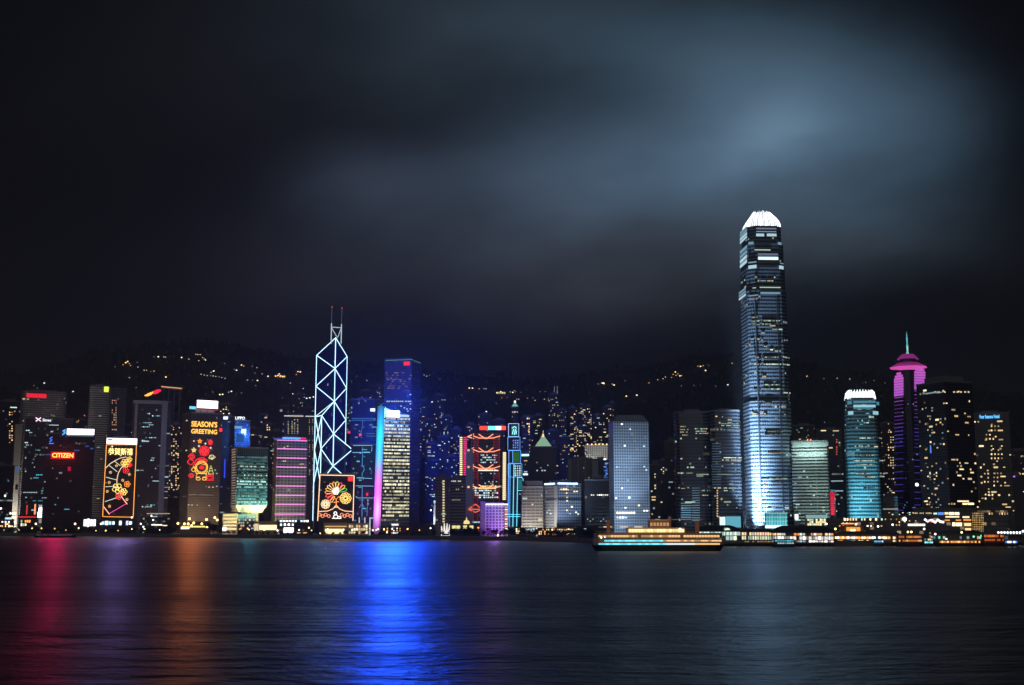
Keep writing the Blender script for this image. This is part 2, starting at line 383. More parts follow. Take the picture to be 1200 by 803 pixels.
class Bld:
    def __init__(s, name, label, cat, poly, z0=None, group=None):
        cx = sum(p[0] for p in poly) / len(poly); cy = sum(p[1] for p in poly) / len(poly)
        if z0 is None: z0 = 3.5 if cy < 2080 else min(hill(*p) for p in poly) - 2
        s.poly = poly; s.z0 = z0; s.root = thing(name, label, cat, (cx, cy, z0), group); s.faces = []; s.z1 = z0
    def top(s, py): return zof(py, s.poly[0][0], s.poly[0][1])
    def body(s, mat, z1, z0=None, poly=None, name='wall', poly1=None, faces=True, bottom=False):
        poly = poly or s.poly; z0 = s.z0 if z0 is None else z0
        mb = MB(); mb.prism(poly, z0, z1, poly1=poly1, bottom=bottom); o = mb.build(name, mat, s.root)
        if faces:
            n = len(poly); zt = z1 if isinstance(z1, list) else [z1] * n
            for i in range(n): s.faces.append((Vector((*poly[i], 0)), Vector((*poly[(i + 1) % n], 0)), z0, min(zt[i], zt[(i + 1) % n])))
        s.z1 = max(z1) if isinstance(z1, list) else z1
        return o
    def hit(s, px, py, face=None):
        a, e = ae(px, py); best = None
        for i, (A, B, z0, z1) in enumerate(s.faces):
            if face is not None and i != face: continue
            d = (B - A); L = d.length
            if L < .01: continue
            d = d / L; n = Vector((d.y, -d.x, 0))
            den = n.x * a + n.y
            if den >= -1e-4: continue
            Y = (n.x * A.x + n.y * A.y) / den
            if Y <= 0: continue
            p = Vector((a * Y, Y, CAM_Z + e * Y)); t_ = (p - A).x * d.x + (p - A).y * d.y
            miss = max(0, -t_, t_ - L) + max(0, z0 - p.z, p.z - z1) * .5
            key = (miss > .6, miss if miss > .6 else Y)
            if best is None or key < best[0]: best = (key, p, d, n, Y, a)
        return best[1:]
    def strip(s, px0, px1, py, h, mat, name='window', thick=.35, off=.05, face=None):   # lit piece on the facade over a pixel span
        p, d, n, Y, a = s.hit((px0 + px1) / 2, py, face)
        w_ = (px1 - px0) * Y / F / max(.15, d.x - a * d.y)
        return bar(name, mat, p + n * (off + thick / 2), (w_, thick, h * Y / F), atan2(d.y, d.x), s.root)
    def vstrip(s, px, w, py0, py1, mat, name='window', thick=.35, off=.05, face=None):
        return s.strip(px - w / 2, px + w / 2, (py0 + py1) / 2, abs(py1 - py0), mat, name, thick, off, face)
    def grid(s, px0, px1, py0, py1, nx, ny, frac, mats, w=.6, h=.55, face=None, name='window', cap=100):
        cells = [(i, j) for i in range(nx) for j in range(ny)]; random.shuffle(cells); k = min(cap, int(len(cells) * frac + .5))
        for i, j in cells[:k]:
            cx = px0 + (px1 - px0) * (i + .5) / nx; cy = py0 + (py1 - py0) * (j + .5) / ny
            ww_ = w * random.uniform(.72, 1.0); s.strip(cx - ww_ * (px1 - px0) / nx / 2, cx + ww_ * (px1 - px0) / nx / 2, cy, h * random.uniform(.75, 1.12) * (py1 - py0) / ny, random.choice(mats), name, face=face)
    def scatter(s, n, mats, bay=3.2, floor=3.4, w=.6, h=.5, zlo=.12, zhi=.97, runs=(1, 1, 1, 2), cols=None, name='window'):
        fs = []
        for A, B, z0, z1 in s.faces:
            d = (B - A); L = d.length
            if L < 3: continue
            d = d / L; nn = Vector((d.y, -d.x, 0)); c = (A + B) / 2; vis = -(nn.x * c.x + nn.y * c.y) / c.length
            if vis > .12: fs.append((L * vis, A, d, nn, L, z0, z1))
        if not fs: return
        used = set()
        for _ in range(n):
            wt_ = [f[0] for f in fs]; fi = random.choices(range(len(fs)), wt_)[0]; _, A, d, nn, L, z0, z1 = fs[fi]
            nb = max(1, int(L / bay)); i = random.choice(cols) % nb if cols else random.randrange(nb); nf = max(1, int((z1 - z0) / floor)); j = int(nf * random.uniform(zlo, zhi)); r_ = random.choice(runs)
            if (fi, i, j) in used: continue
            for q in range(r_): used.add((fi, i + q, j))
            r_ = min(r_, nb - i)
            wd = bay * (r_ - 1 + w * random.uniform(.6, 1.15)); cpos = A + d * ((i + r_ / 2) * L / nb) + nn * .2; cpos.z = z0 + (j + .65) * floor
            if cpos.z > z1 - .5: continue
            bar(name, random.choice(mats), cpos, (wd, .35, floor * h * random.uniform(.7, 1.25)), atan2(d.y, d.x), s.root)
    def sign(s, body, px0, px1, py0, py1, mat, face=None, off=.8, name='sign_lettering', parent=None):
        p, d, n, Y, a = s.hit((px0 + px1) / 2, (py0 + py1) / 2, face)
        me = text_mesh(body); me.materials.clear(); me.materials.append(mat)
        o = bpy.data.objects.new(name, me); COL.objects.link(o); o.parent = s.root
        w_ = (px1 - px0) * Y / F / max(.15, d.x - a * d.y); h_ = (py1 - py0) * Y / F
        M = Matrix((( d.x * w_, 0, n.x * .8), (d.y * w_, 0, n.y * .8), (0, h_, 0))); M = M.to_4x4()
        M.translation = p + n * off - Vector(s.root.location); o.matrix_basis = M; return o
    def board(s, px0, px1, py0, py1, mat, face=None, thick=1.0, off=.1, name='sign_board'):
        return s.strip(px0, px1, (py0 + py1) / 2, py1 - py0, mat, name, thick, off, face)
    def neon(s, name, lines, mat, r=.5, face=None, off=.9, n=4):
        mb = MB()
        for ln in lines:
            pts = []
            for q in ln[0] if isinstance(ln, tuple) and ln[1] == 'c' else ln:
                p, d, nn, Y, a = s.hit(q[0], q[1], face); pts.append(p + nn * off)
            mb.tube(pts, r, n, closed=isinstance(ln, tuple) and ln[1] == 'c')
        return mb.build(name, mat, s.root)
    def plant(s, f=.5, h=6, mat=None, name='plant_room'):
        p = scale_fp(s.poly, f); mb = MB(); mb.prism(p, s.z1 - .2, s.z1 + h); return mb.build(name, mat or CONC, s.root)
    def parapet(s, mat=None, h=1.6, poly=None, name='parapet'):
        poly = scale_fp(poly or s.poly, 1.012); inner = scale_fp(poly, .97); mb = MB(); n = len(poly); z = s.z1
        for i in range(n):
            a, b_ = poly[i], poly[(i + 1) % n]; c, d = inner[(i + 1) % n], inner[i]
            mb.quad([(*a, z - .6), (*b_, z - .6), (*b_, z + h), (*a, z + h)]); mb.quad([(*b_, z + h), (*c, z + h), (*d, z + h), (*a, z + h)])
            mb.quad([(*d, z - .6), (*d, z + h), (*c, z + h), (*c, z - .6)]); mb.quad([(*a, z - .6), (*d, z - .6), (*c, z - .6), (*b_, z - .6)])
        return mb.build(name, mat or CONC, s.root)
    def mast(s, px, py_top, r=.4, D=None, mat=None, name='mast'):
        x, y = s.poly[0]; D = D or (s.root.location.y); p = P(px, py_top, D); mb = MB(); mb.tube([(p.x, p.y, s.z1 - .5), (p.x, p.y, p.z)], r, 6, r1=r * .5); return mb.build(name, mat or DARK, s.root)
def circ(cx, cy, r, n=10, ry=None): return ([(cx + r * cos(2 * pi * k / n), cy + (ry or r) * sin(2 * pi * k / n)) for k in range(n)], 'c')
def flower(cx, cy, r, petals=5, rot=0):
    return [circ(cx + r * .62 * cos(rot + 2 * pi * k / petals), cy + r * .62 * sin(rot + 2 * pi * k / petals), r * .4, 6) for k in range(petals)]
def burst(cx, cy, r, n=8, r0=.25): return [[(cx + r * r0 * cos(2 * pi * k / n), cy + r * r0 * sin(2 * pi * k / n)), (cx + r * cos(2 * pi * k / n), cy + r * sin(2 * pi * k / n))] for k in range(n)]
def star(cx, cy, r, n=5): return [([(cx + (r if k % 2 == 0 else r * .45) * sin(pi * k / n), cy - (r if k % 2 == 0 else r * .45) * cos(pi * k / n)) for k in range(2 * n)], 'c')]
def spot(px, py, D, tx, ty, tD, col, power, size=45, r=1.5, blend=.8):
    l = bpy.data.lights.new('flood_or_fill', 'SPOT'); l.energy = power; l.color = col; l.spot_size = R(size); l.spot_blend = blend; l.shadow_soft_size = r
    o = bpy.data.objects.new('flood_or_fill', l); COL.objects.link(o); o.location = P(px, py, D); o.rotation_euler = (P(tx, ty, tD) - o.location).to_track_quat('-Z', 'Y').to_euler(); return o
def area(loc, target, col, power, sx_, sy_):
    l = bpy.data.lights.new('flood_or_fill', 'AREA'); l.energy = power; l.color = col; l.shape = 'RECTANGLE'; l.size = sx_; l.size_y = sy_
    o = bpy.data.objects.new('flood_or_fill', l); COL.objects.link(o); o.location = loc; o.rotation_euler = (Vector(target) - Vector(loc)).to_track_quat('-Z', 'Y').to_euler(); return o
def streak_spot(px, py, D, col, power, r=3.0):      # unseen spot added at a sign or tower to make its water streak
    l = bpy.data.lights.new('streak_light', 'SPOT'); l.energy = power; l.color = col; l.spot_size = R(56); l.spot_blend = .7; l.shadow_soft_size = r
    o = bpy.data.objects.new('streak_light', l); COL.objects.link(o); o.location = P(px, py, D); o.rotation_euler = (P(px * .8 + 120, 720, 250) - o.location).to_track_quat('-Z', 'Y').to_euler(); return o
# lit-window materials
eW = [emis((1, .66, .30), s_) for s_ in (.5, .9, 1.5, 2.6)]; eY = [emis((1, .80, .45), s_) for s_ in (.5, .9, 1.6, 3)]
eC = [emis((.65, .92, 1), s_) for s_ in (.35, .7, 1.3, 2.2)]; eG = [emis((.72, 1, .78), s_) for s_ in (.35, .7, 1.2, 2)]
eT = [emis((.15, .75, .95), s_) for s_ in (.25, .5, .9, 1.6)]; eB = [emis((.12, .3, 1), s_) for s_ in (.3, .6, 1.2, 2.5)]
eO = [emis((1, .35, .08), s_) for s_ in (.6, 1.2, 2.2, 4)]; eWh = [emis((1, .97, .92), s_) for s_ in (.6, 1.2, 2.5, 5)]
eM = [emis((.95, .12, .75), s_) for s_ in (.4, .8, 1.5, 3)]
MIXW = [eW[0], eW[1], eW[2], eY[0], eY[1], eY[2], eC[0], eC[1]]
MIXC = [eC[0], eC[0], eC[1], eC[2], eG[0], eG[1], eY[1]]
# ================================================================== the landmark towers
# ---- triangular-braced tower outlined in white light
C0 = P(390.6, 527, 1900); k_ = C0.x / C0.y; nrm_ = 1 / sqrt(1 + k_ * k_); rv = Vector((nrm_, -k_ * nrm_, 0)); fv_ = Vector((k_ * nrm_, nrm_, 0)); q_ = 1900 / F
def loc_(a, b_): p = C0 + rv * (a * q_) + fv_ * (b_ * q_); return (p.x, p.y)
cA, cB, cE, cF, cC = loc_(-21.8, 13.9), loc_(13.9, 21.8), loc_(-13.9, -21.8), loc_(21.8, -13.9), (C0.x, C0.y)
def Z(p, py): return zof(py, *p)
bk = Bld('braced_tower', 'tall faceted glass tower outlined by white zigzag light tubes, twin masts on top', 'skyscraper', [cA, cE, cF, cB], 3.5)
gl = facade((.03, .04, .06), (.015, .022, .05), 1.6, 4, .06, .12, .004, .0, COOL, COOL, .6, .12)
for nm, poly, tops in (('top_shaft', [cA, cC, cB], [416.5, 396, 418]), ('left_shaft', [cA, cE, cC], [488.6, 487, 470.6]), ('right_shaft', [cF, cB, cC], [527, 529.7, 508.8]), ('front_shaft', [cE, cF, cC], [566, 566, 546.4])):
    mb = MB(); mb.prism(poly, 3.5, [Z(p, y) for p, y in zip(poly, tops)]); mb.build('shaft', gl, bk.root)
tubeM = emis((.50, .82, 1.0), 2.6, True)
def V3(p, py, out=.35):
    d = Vector((p[0] - cC[0], p[1] - cC[1], 0)); d = d.normalized() * out if d.length > 1 else -fv_ * .8
    return Vector((p[0] + d.x, p[1] + d.y, Z(p, py)))
LN = [[(cC, 396), (cC, 546.4)], [(cC, 396), (cA, 416.5)], [(cC, 396), (cB, 418)], [(cA, 416.5), (cC, 432)], [(cB, 418), (cC, 432)], [(cC, 432), (cA, 452.7)], [(cC, 432), (cB, 455)],
      [(cA, 452.7), (cC, 470.6)], [(cB, 455), (cC, 470.6)], [(cC, 470.6), (cA, 488.6)], [(cC, 470.6), (cE, 487)], [(cC, 470.6), (cB, 492.3)], [(cE, 487), (cC, 508.8)], [(cB, 492.3), (cC, 508.8)],
      [(cC, 508.8), (cE, 526)], [(cC, 508.8), (cF, 527)], [(cC, 508.8), (cB, 529.7)], [(cE, 526), (cC, 546.4)], [(cF, 527), (cC, 546.4)], [(cC, 546.4), (cE, 566)], [(cC, 546.4), (cF, 566)],
      [(cA, 416.5), (cA, 620)], [(cB, 418), (cB, 566)], [(cE, 487), (cE, 620)], [(cF, 527), (cF, 620)], [(cA, 488.6), (cE, 487)], [(cA, 488.6), (cE, 526)], [(cE, 487), (cA, 527.4)], [(cA, 527.4), (cE, 565)], [(cE, 526), (cA, 566)], [(cF, 527), (cB, 529.7)],
      [(cE, 566), (cF, 566)]]
for (p, y0), (q, y1) in LN:
    mb = MB(); mb.tube([V3(p, y0), V3(q, y1)], .62, 6); mb.build('light_tube', tubeM, bk.root)
mastM = emis((.62, .78, .95), .9); mastD = emis((.4, .5, .75), .25)
for xa, ytop, ymid in ((388.5, 359.8, 379), (400.2, 361.2, 380)):
    a = P(xa - .4, 400, 1900); b_ = P(xa, ymid, 1900); c = P(xa + .6, ytop, 1900)
    mb = MB(); mb.tube([(a.x, a.y, a.z - 4), (b_.x, b_.y, b_.z)], .75, 6); m_ = mb.build('mast', mastM, bk.root)
    mb = MB(); mb.tube([(b_.x, b_.y, b_.z - .5), c], .35, 5); mb.build('mast_tip', mastD, bk.root)
    mb = MB(); mb.ball(c, 1.0); mb.build('beacon', emis((1, .05, .05), 1.2), bk.root)
for pts in ([(388.2, 383.4), (400, 384.2)], [(388.4, 384), (395.4, 396)], [(400, 384.6), (395.6, 396)]):
    mb = MB(); mb.tube([P(x, y, 1900) for x, y in pts], .6, 5); mb.build('mast_brace', mastM, bk.root)

# ---- tallest tower with the glowing finned crown
fp = corner_fp(866, 877.5, 923.5, 350, 1400, 14)
def notched(poly, c, n_):        # re-entrant corners
    out = []
    for i in range(4):
        p = Vector(poly[i]).to_2d(); a = (Vector(poly[i - 1]).to_2d() - p).normalized(); b_ = (Vector(poly[(i + 1) % 4]).to_2d() - p).normalized()
        out += [tuple(p + a * c), tuple(p + a * c * .55 + b_ * c * .3), tuple(p + a * c * .3 + b_ * c * .55), tuple(p + b_ * c)]
    return out
T2 = Bld('crowned_skyscraper', 'tallest skyscraper, dark glass with a white glowing finned crown under the cloud', 'skyscraper', fp, 3.5)
ff = facade((.22, .27, .31), (.02, .026, .035), 2.6, 4.25, .10, .46, .006, .012, GREENW, COOL, .8, .18)
secs = [(640, 470, 1.03), (470, 340, 1.0), (340, 312, .975), (312, 285, .945), (285, 263.5, .87)]
zprev = 3.5
for py0, py1, sc_ in secs:
    z1_ = T2.top(py1); T2.body(ff, z1_, zprev, notched(scale_fp(fp, sc_), 7.5, 0)); zprev = z1_
# crown: core and fins glow themselves in place of floodlighting
cx = sum(p[0] for p in fp) / 4; cy = sum(p[1] for p in fp) / 4; zb = zof(264.5, cx, cy - 14); zt = zof(247.2, cx, cy - 6)
core_glow = emis((.78, .90, 1.0), .62, True)
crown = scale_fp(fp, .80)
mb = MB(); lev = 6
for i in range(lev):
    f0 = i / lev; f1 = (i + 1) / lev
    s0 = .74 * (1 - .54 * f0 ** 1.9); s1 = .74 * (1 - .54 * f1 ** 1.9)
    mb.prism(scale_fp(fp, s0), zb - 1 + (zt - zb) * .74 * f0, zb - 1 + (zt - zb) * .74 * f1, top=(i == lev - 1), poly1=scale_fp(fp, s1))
mb.build('crown_glow_core', core_glow, T2.root)
finM = principled('crown_fin', (.75, .78, .8), .5)
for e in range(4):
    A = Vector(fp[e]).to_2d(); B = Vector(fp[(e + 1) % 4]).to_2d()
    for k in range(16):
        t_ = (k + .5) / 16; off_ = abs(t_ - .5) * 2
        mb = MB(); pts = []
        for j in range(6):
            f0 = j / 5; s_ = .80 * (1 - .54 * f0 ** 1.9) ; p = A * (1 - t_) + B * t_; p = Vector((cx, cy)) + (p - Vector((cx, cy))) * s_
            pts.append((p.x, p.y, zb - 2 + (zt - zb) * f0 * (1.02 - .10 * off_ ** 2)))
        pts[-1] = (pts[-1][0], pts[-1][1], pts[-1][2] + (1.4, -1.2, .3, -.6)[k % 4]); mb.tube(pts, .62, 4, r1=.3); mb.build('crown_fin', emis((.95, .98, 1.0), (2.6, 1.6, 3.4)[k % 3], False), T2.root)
# lit sky-lobby bands near the top and office floors (photo rows)
lb = [emis((.35, .62, .78), .55), emis((.55, .80, .92), .9), emis((.75, .93, 1), 1.4), emis((.42, .45, .70), .45)]
for a, b_, y, h, m_ in [(886, 910, 268, 1.6, lb[3]), (886, 895.5, 275.5, 3.2, lb[1]), (898.5, 910, 275.5, 3.2, lb[1]), (886, 910, 271.5, 1, lb[0]), (888, 912, 298, 1.6, lb[3]), (888.2, 912.2, 303, 3.4, lb[2]), (888, 912, 300.4, .8, lb[0]),
                       (877, 886.5, 307.5, 1.6, lb[0]), (877, 886.7, 312.8, 4, lb[1]), (913, 918, 313.6, 4, lb[1]), (914, 918, 309, 1, lb[0]), (877, 883, 285, 3, lb[0]), (911.5, 915.5, 285.5, 3, lb[0]),
                       (884, 903, 293, 1.2, eG[1]), (890, 915, 337, 1.1, eG[1]), (891, 914.5, 343.5, 2.2, lb[0]), (877.5, 888, 346.5, 1.4, lb[0]), (877.5, 888, 350.5, 2.6, lb[3]), (882, 886, 337.5, 1, eG[1])]:
    T2.strip(a, b_, y, h, m_, 'lit_floor')
for y0, y1, m_ in ((268, 283, lb[1]), (290, 312, lb[1])):      # left face, lit lobby glass
    for q in range(4):
        T2.strip(867.2, 875.5, y0 + (y1 - y0) * (q + .5) / 4, (y1 - y0) / 4 * .7, lb[0] if q < 2 else m_, 'lit_floor')
for q in range(3): T2.strip(866, 874, 341 + q * 3.6, 2.3, lb[0] if q < 2 else lb[1], 'lit_floor')
rows = [(880, 890, 372, eG[1]), (880, 890, 376.5, eG[2]), (893, 914, 376, eG[2]), (893, 903, 380, eG[1]), (881, 890, 380.5, eG[0]), (879.5, 883.5, 397.5, lb[1]), (887.5, 890, 397.5, lb[2]), (916, 917.4, 399, lb[1]), (919, 920.4, 399, lb[1]), (921.4, 922.6, 399, lb[1]), (895, 899, 406, eY[2]), (902.5, 905.5, 410, eY[2]),
        (881, 892, 419, eG[1]), (894.5, 914, 418.8, eG[1]), (917, 925, 419, eG[1]), (882, 892, 427, eG[2]), (894.5, 915, 427, eG[2]), (917, 925, 427.4, eG[1]), (894.5, 906, 451, eG[2]), (908, 914, 451, eG[1]), (894.5, 900, 455.8, eG[1]), (902, 915, 456, eG[2]), (883, 892, 456, eG[0]), (918, 926, 460.5, eG[1]),
        (896, 904, 472.5, eG[0]), (881, 894, 485, emis((1, .78, .25), 1.6)), (895, 899, 485, eY[1]), (919, 925, 486, eG[1]), (897, 917, 505.8, eG[1]), (896, 914, 509, eG[0]), (900, 915, 530.5, eY[0]), (890, 902, 561, eG[1]), (904, 922, 561, eG[1]), (905, 918, 565, eG[0]), (900, 909, 594.5, eY[2])]
for a, b_, y, m_ in rows:
    em_ = m_.node_tree.nodes['Emission']; c_ = tuple(em_.inputs[0].default_value)[:3]; T2.strip(a, b_, y, 1.4, mat_row((c_, (.85, .95, .80)), round(em_.inputs[1].default_value * 1.25, 2), max(2, int((b_ - a) / 1.5)), .84, .15), 'lit_floor')
T2.scatter(45, [eG[0], eG[1], eC[0], eY[0]], 2.6, 4.25, .7, .4, .15, .72, (1, 1, 2, 3))
# blue-white floodlighting rising up the left half
fl = (.58, .90, 1.35)
for px, tx, ty, pw, sz in ((876, 886, 600, 6e5, 46), (875, 881, 572, 2e6, 32), (873, 879, 525, 4.5e6, 24), (872, 878, 460, 6.5e6, 17), (872, 878, 400, 2.4e6, 13), (886, 888, 598, 1.2e6, 60), (886, 888, 560, 3.4e6, 34), (884, 888, 500, 4e6, 24), (905, 908, 590, 2.4e5, 60)):
    spot(px, 626, 1382, tx, ty, 1402, fl, pw, sz)
for gx in (888.6, 914.6): T2.vstrip(gx, 1.3, 345, 600, DARK, 'groove_shade', .25, .02)  # dark strips painted on for the shade of the grooves
# ---- shorter sister tower lit aqua
fp = corner_fp(988.5, 994, 1032, 520, 1460, 14)
T1 = Bld('aqua_crowned_tower', 'shorter dark glass tower washed in aqua light with a small white crown', 'skyscraper', fp, 3.5)
f1 = facade((.34, .38, .42), (.03, .05, .06), 2.6, 4.3, .10, .42, .01, .02, GREENW, COOL, .7, .2)
zprev = 3.5
for py1, sc_ in ((500, 1.0), (482, .97), (466, .90)):
    z1_ = T1.top(py1); T1.body(f1, z1_, zprev, notched(scale_fp(fp, sc_), 5.5, 0)); zprev = z1_
zb, zt = T1.top(466.5), zof(457.8, T1.root.location.x, T1.root.location.y)
mb = MB(); mb.prism(scale_fp(fp, .74), zb - .5, zb + (zt - zb) * .8, poly1=scale_fp(fp, .64)); mb.build('crown_glow_core', emis((.75, .95, 1), 1.5, True), T1.root)  # this crown glows by itself too, its floodlight put into the emission
for e in range(4):
    A = Vector(fp[e]).to_2d(); B = Vector(fp[(e + 1) % 4]).to_2d(); cc = Vector((sum(p[0] for p in fp) / 4, sum(p[1] for p in fp) / 4))
    for k in range(8):
        t_ = (k + .5) / 8; p = A * (1 - t_) + B * t_; a = cc + (p - cc) * .86; c = cc + (p - cc) * .68
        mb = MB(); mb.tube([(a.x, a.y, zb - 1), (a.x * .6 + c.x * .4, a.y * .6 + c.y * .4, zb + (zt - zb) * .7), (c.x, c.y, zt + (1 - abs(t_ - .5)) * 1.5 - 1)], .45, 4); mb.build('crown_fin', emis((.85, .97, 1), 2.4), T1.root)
lt = [emis((.12, .42, .60), .6), emis((.4, .75, .88), .9), emis((.6, .9, 1), 1.4)]
for a, b_, y, h, m_ in [(1000, 1026, 471, 2.5, lt[0]), (1000, 1026, 476, 3, lt[1]), (993, 998, 472, 4, lt[0]), (994, 1000, 484, 4, lt[1]), (1023, 1029, 484, 4, lt[1]), (1027, 1030, 473, 4, lt[0]), (1000, 1023, 479, 1, lt[0])]: T1.strip(a, b_, y, h, m_, 'lit_floor')
for a, b_, y, m_ in [(1012, 1018, 495.5, eC[2]), (1005, 1024, 513.5, eG[2]), (1028, 1033, 513.5, eY[1]), (1000, 1003, 523, eY[2]), (1008, 1018, 523.5, eG[2]), (1024, 1030, 523.5, eY[2]), (1004, 1024, 533.5, eG[1]), (1000, 1025, 540, eG[2]), (1003, 1025, 544.5, eG[1]), (1031, 1036, 540, eG[2]), (1003, 1020, 555, eG[1]), (1010, 1025, 559, eG[1]), (1031, 1036, 555, eG[2]), (1031, 1036, 558.5, eG[1]), (1012, 1025, 572, eT[2])]:
    em_ = m_.node_tree.nodes['Emission']; c_ = tuple(em_.inputs[0].default_value)[:3]; T1.strip(a, b_, y, 1.4, mat_row((c_, (.8, .95, .85)), round(em_.inputs[1].default_value * 1.2, 2), max(2, int((b_ - a) / 1.5)), .8, .15), 'lit_floor')
T1.scatter(25, [eT[1], eC[0], eG[1]], 2.6, 4.3, .7, .4, .1, .8, (1, 2))
for px, tx, ty, pw, sz in ((986, 991, 585, 2.6e5, 60), (1012, 1012, 590, 2.4e5, 80), (1012, 1012, 560, 2.6e5, 44), (987, 991, 520, 5e5, 26)):
    spot(px, 622, 1418, tx, ty, 1460, (.18, .78, 1.0), pw, sz)
# ---- purple-lit tower with the pagoda roof and spire
fp = corner_fp(1048.5, 1066, 1089, 520, 1850, 38)
TC = Bld('pagoda_topped_tower', 'dark tower with magenta lit pagoda roofs, a teal spire and purple banded columns', 'skyscraper', fp, 3.5)
TC.body(facade((.05, .05, .07), (.015, .015, .03), 2.4, 4, .1, .3, .004, .0, COOL, COOL, .5, .2), TC.top(433), poly=chamfer(fp, 6))
cxc = TC.root.location
def ring(px0, px1, py0, py1, ins):   # a sloping eave between two rows
    w0 = (px1 - px0) / 2 * 1850 / F; p0 = [(cxc.x + w0 * 1.0 * cos(R(a)), cxc.y + w0 * sin(R(a))) for a in range(0, 360, 45)]
    p1 = [(cxc.x + w0 * ins * cos(R(a)), cxc.y + w0 * ins * sin(R(a))) for a in range(0, 360, 45)]; z0_, z1_ = zof(py0, cxc.x, cxc.y - 10), zof(py1, cxc.x, cxc.y - 10)
    mb = MB(); mb.prism(p0, z0_, z1_, poly1=p1, bottom=True); return mb
rM = [emis((.62, .04, .42), .24, True), emis((.72, .07, .58), .34, True)]  # roof slopes glow evenly in place of the lights on them
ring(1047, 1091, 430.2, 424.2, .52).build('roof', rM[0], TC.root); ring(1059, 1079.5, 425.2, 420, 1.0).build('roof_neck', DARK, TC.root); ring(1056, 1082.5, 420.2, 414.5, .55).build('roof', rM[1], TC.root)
for i in range(5):
    mb = ring(1046.6 + i * 1.9, 1091.4 - i * 1.9, 430.3 - i * 1.0, 429.9 - i * 1.0, 1.0); mb.build('eave_light', emis((1, .12, .62), (.8, .3, .45, .25, .5)[i]), TC.root)
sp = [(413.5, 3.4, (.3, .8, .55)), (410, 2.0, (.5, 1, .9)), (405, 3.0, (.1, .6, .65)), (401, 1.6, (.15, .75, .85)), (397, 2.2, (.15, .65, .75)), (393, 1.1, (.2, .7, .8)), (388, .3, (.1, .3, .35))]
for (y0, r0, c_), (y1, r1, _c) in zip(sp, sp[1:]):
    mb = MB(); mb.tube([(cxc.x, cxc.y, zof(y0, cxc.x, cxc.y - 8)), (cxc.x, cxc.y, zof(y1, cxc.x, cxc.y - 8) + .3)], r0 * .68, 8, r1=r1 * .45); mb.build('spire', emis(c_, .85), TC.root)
def lerp3(a, b_, f): return tuple(x + (y - x) * f for x, y in zip(a, b_))
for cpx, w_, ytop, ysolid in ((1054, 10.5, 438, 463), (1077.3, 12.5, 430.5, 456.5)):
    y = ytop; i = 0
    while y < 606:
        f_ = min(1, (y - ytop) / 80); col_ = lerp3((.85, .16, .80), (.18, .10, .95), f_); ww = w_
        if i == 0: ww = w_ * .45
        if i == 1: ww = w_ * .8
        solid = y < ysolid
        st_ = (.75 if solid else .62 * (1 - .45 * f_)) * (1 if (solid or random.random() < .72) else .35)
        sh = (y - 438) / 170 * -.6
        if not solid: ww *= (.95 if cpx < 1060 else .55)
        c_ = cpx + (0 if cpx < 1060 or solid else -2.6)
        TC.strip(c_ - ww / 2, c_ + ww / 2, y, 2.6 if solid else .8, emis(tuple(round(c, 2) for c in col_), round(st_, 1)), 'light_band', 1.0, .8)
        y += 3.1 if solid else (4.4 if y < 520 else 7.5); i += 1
TC.scatter(14, [eC[0], eB[1]], 2.6, 4, .7, .4, .1, .8)
# ---- white-light-rigged tower with cyan to magenta side and yellow lit floors
fp = corner_fp(440.5, 449, 480.5, 545, 1560, 14)
CT = Bld('slant_topped_tower', 'slant topped tower with pale yellow lit floors and a cyan to magenta side', 'skyscraper', fp, 3.5)
fa = facade((.20, .21, .24), (.03, .035, .04), 2.2, 4.1, .05, .45, .02, .05, (.9, .95, .6), (1, .85, .5), .6, .25)
zl, zr = CT.top(478), CT.top(486)
dx_ = (Vector(fp[1]) - Vector(fp[0])).normalized() * 1.9; fpa = [tuple(Vector(fp[0]) - dx_), fp[1], fp[2], tuple(Vector(fp[3]) - dx_)]; fpb = [tuple(Vector(fp[0]) + dx_), fp[1], fp[2], tuple(Vector(fp[3]) + dx_)]
CT.body(fa, [zl, zr, zr + 1, zl + 3], None, fpa, poly1=fpb)
A, B, C_, D_ = [Vector((*p, 0)) for p in fp]
dl = (D_ - A).normalized(); nl = Vector((-dl.y, dl.x, 0)); nl = nl if nl.x < 0 else -nl
mb = MB()
sw = [Vector((D_.x + nl.x * .9, D_.y + nl.y * .9)), Vector((A.x + nl.x * .9, A.y + nl.y * .9)), Vector((A.x + nl.x * .1, A.y + nl.y * .1)), Vector((D_.x + nl.x * .1, D_.y + nl.y * .1))]; mb.prism([tuple(p - dx_) for p in sw], 5, [zl + 6, zl + 2, zl + 2, zl + 6], poly1=[tuple(p + dx_) for p in sw])
mb.build('lit_side_wall', principled('pale_cladding', (.62, .62, .66), .5, 0, .1, .1), CT.root)
mid = (A + D_) / 2 + nl * 16
for py, col_, pw in ((492, (0, .38, 1), 3.2e3), (510, (0, .62, 1), 5e3), (535, (.02, .5, 1), 4e3), (556, (.35, .12, 1), 4e3), (575, (.85, .05, 1), 6e3), (597, (.8, .22, .9), 7e3)):
    z_ = CT.top(py); area((mid.x, mid.y, z_), (mid.x - nl.x * 16, mid.y - nl.y * 16, z_), col_, pw * 2.6, 14, 22)
yy_ = 491.0; q = 0
LY = [emis(c, s_) for c in ((.95, .95, .62), (1, .9, .55), (.75, .85, .6), (.85, .95, .8)) for s_ in (.7, 1.1, 1.7)]
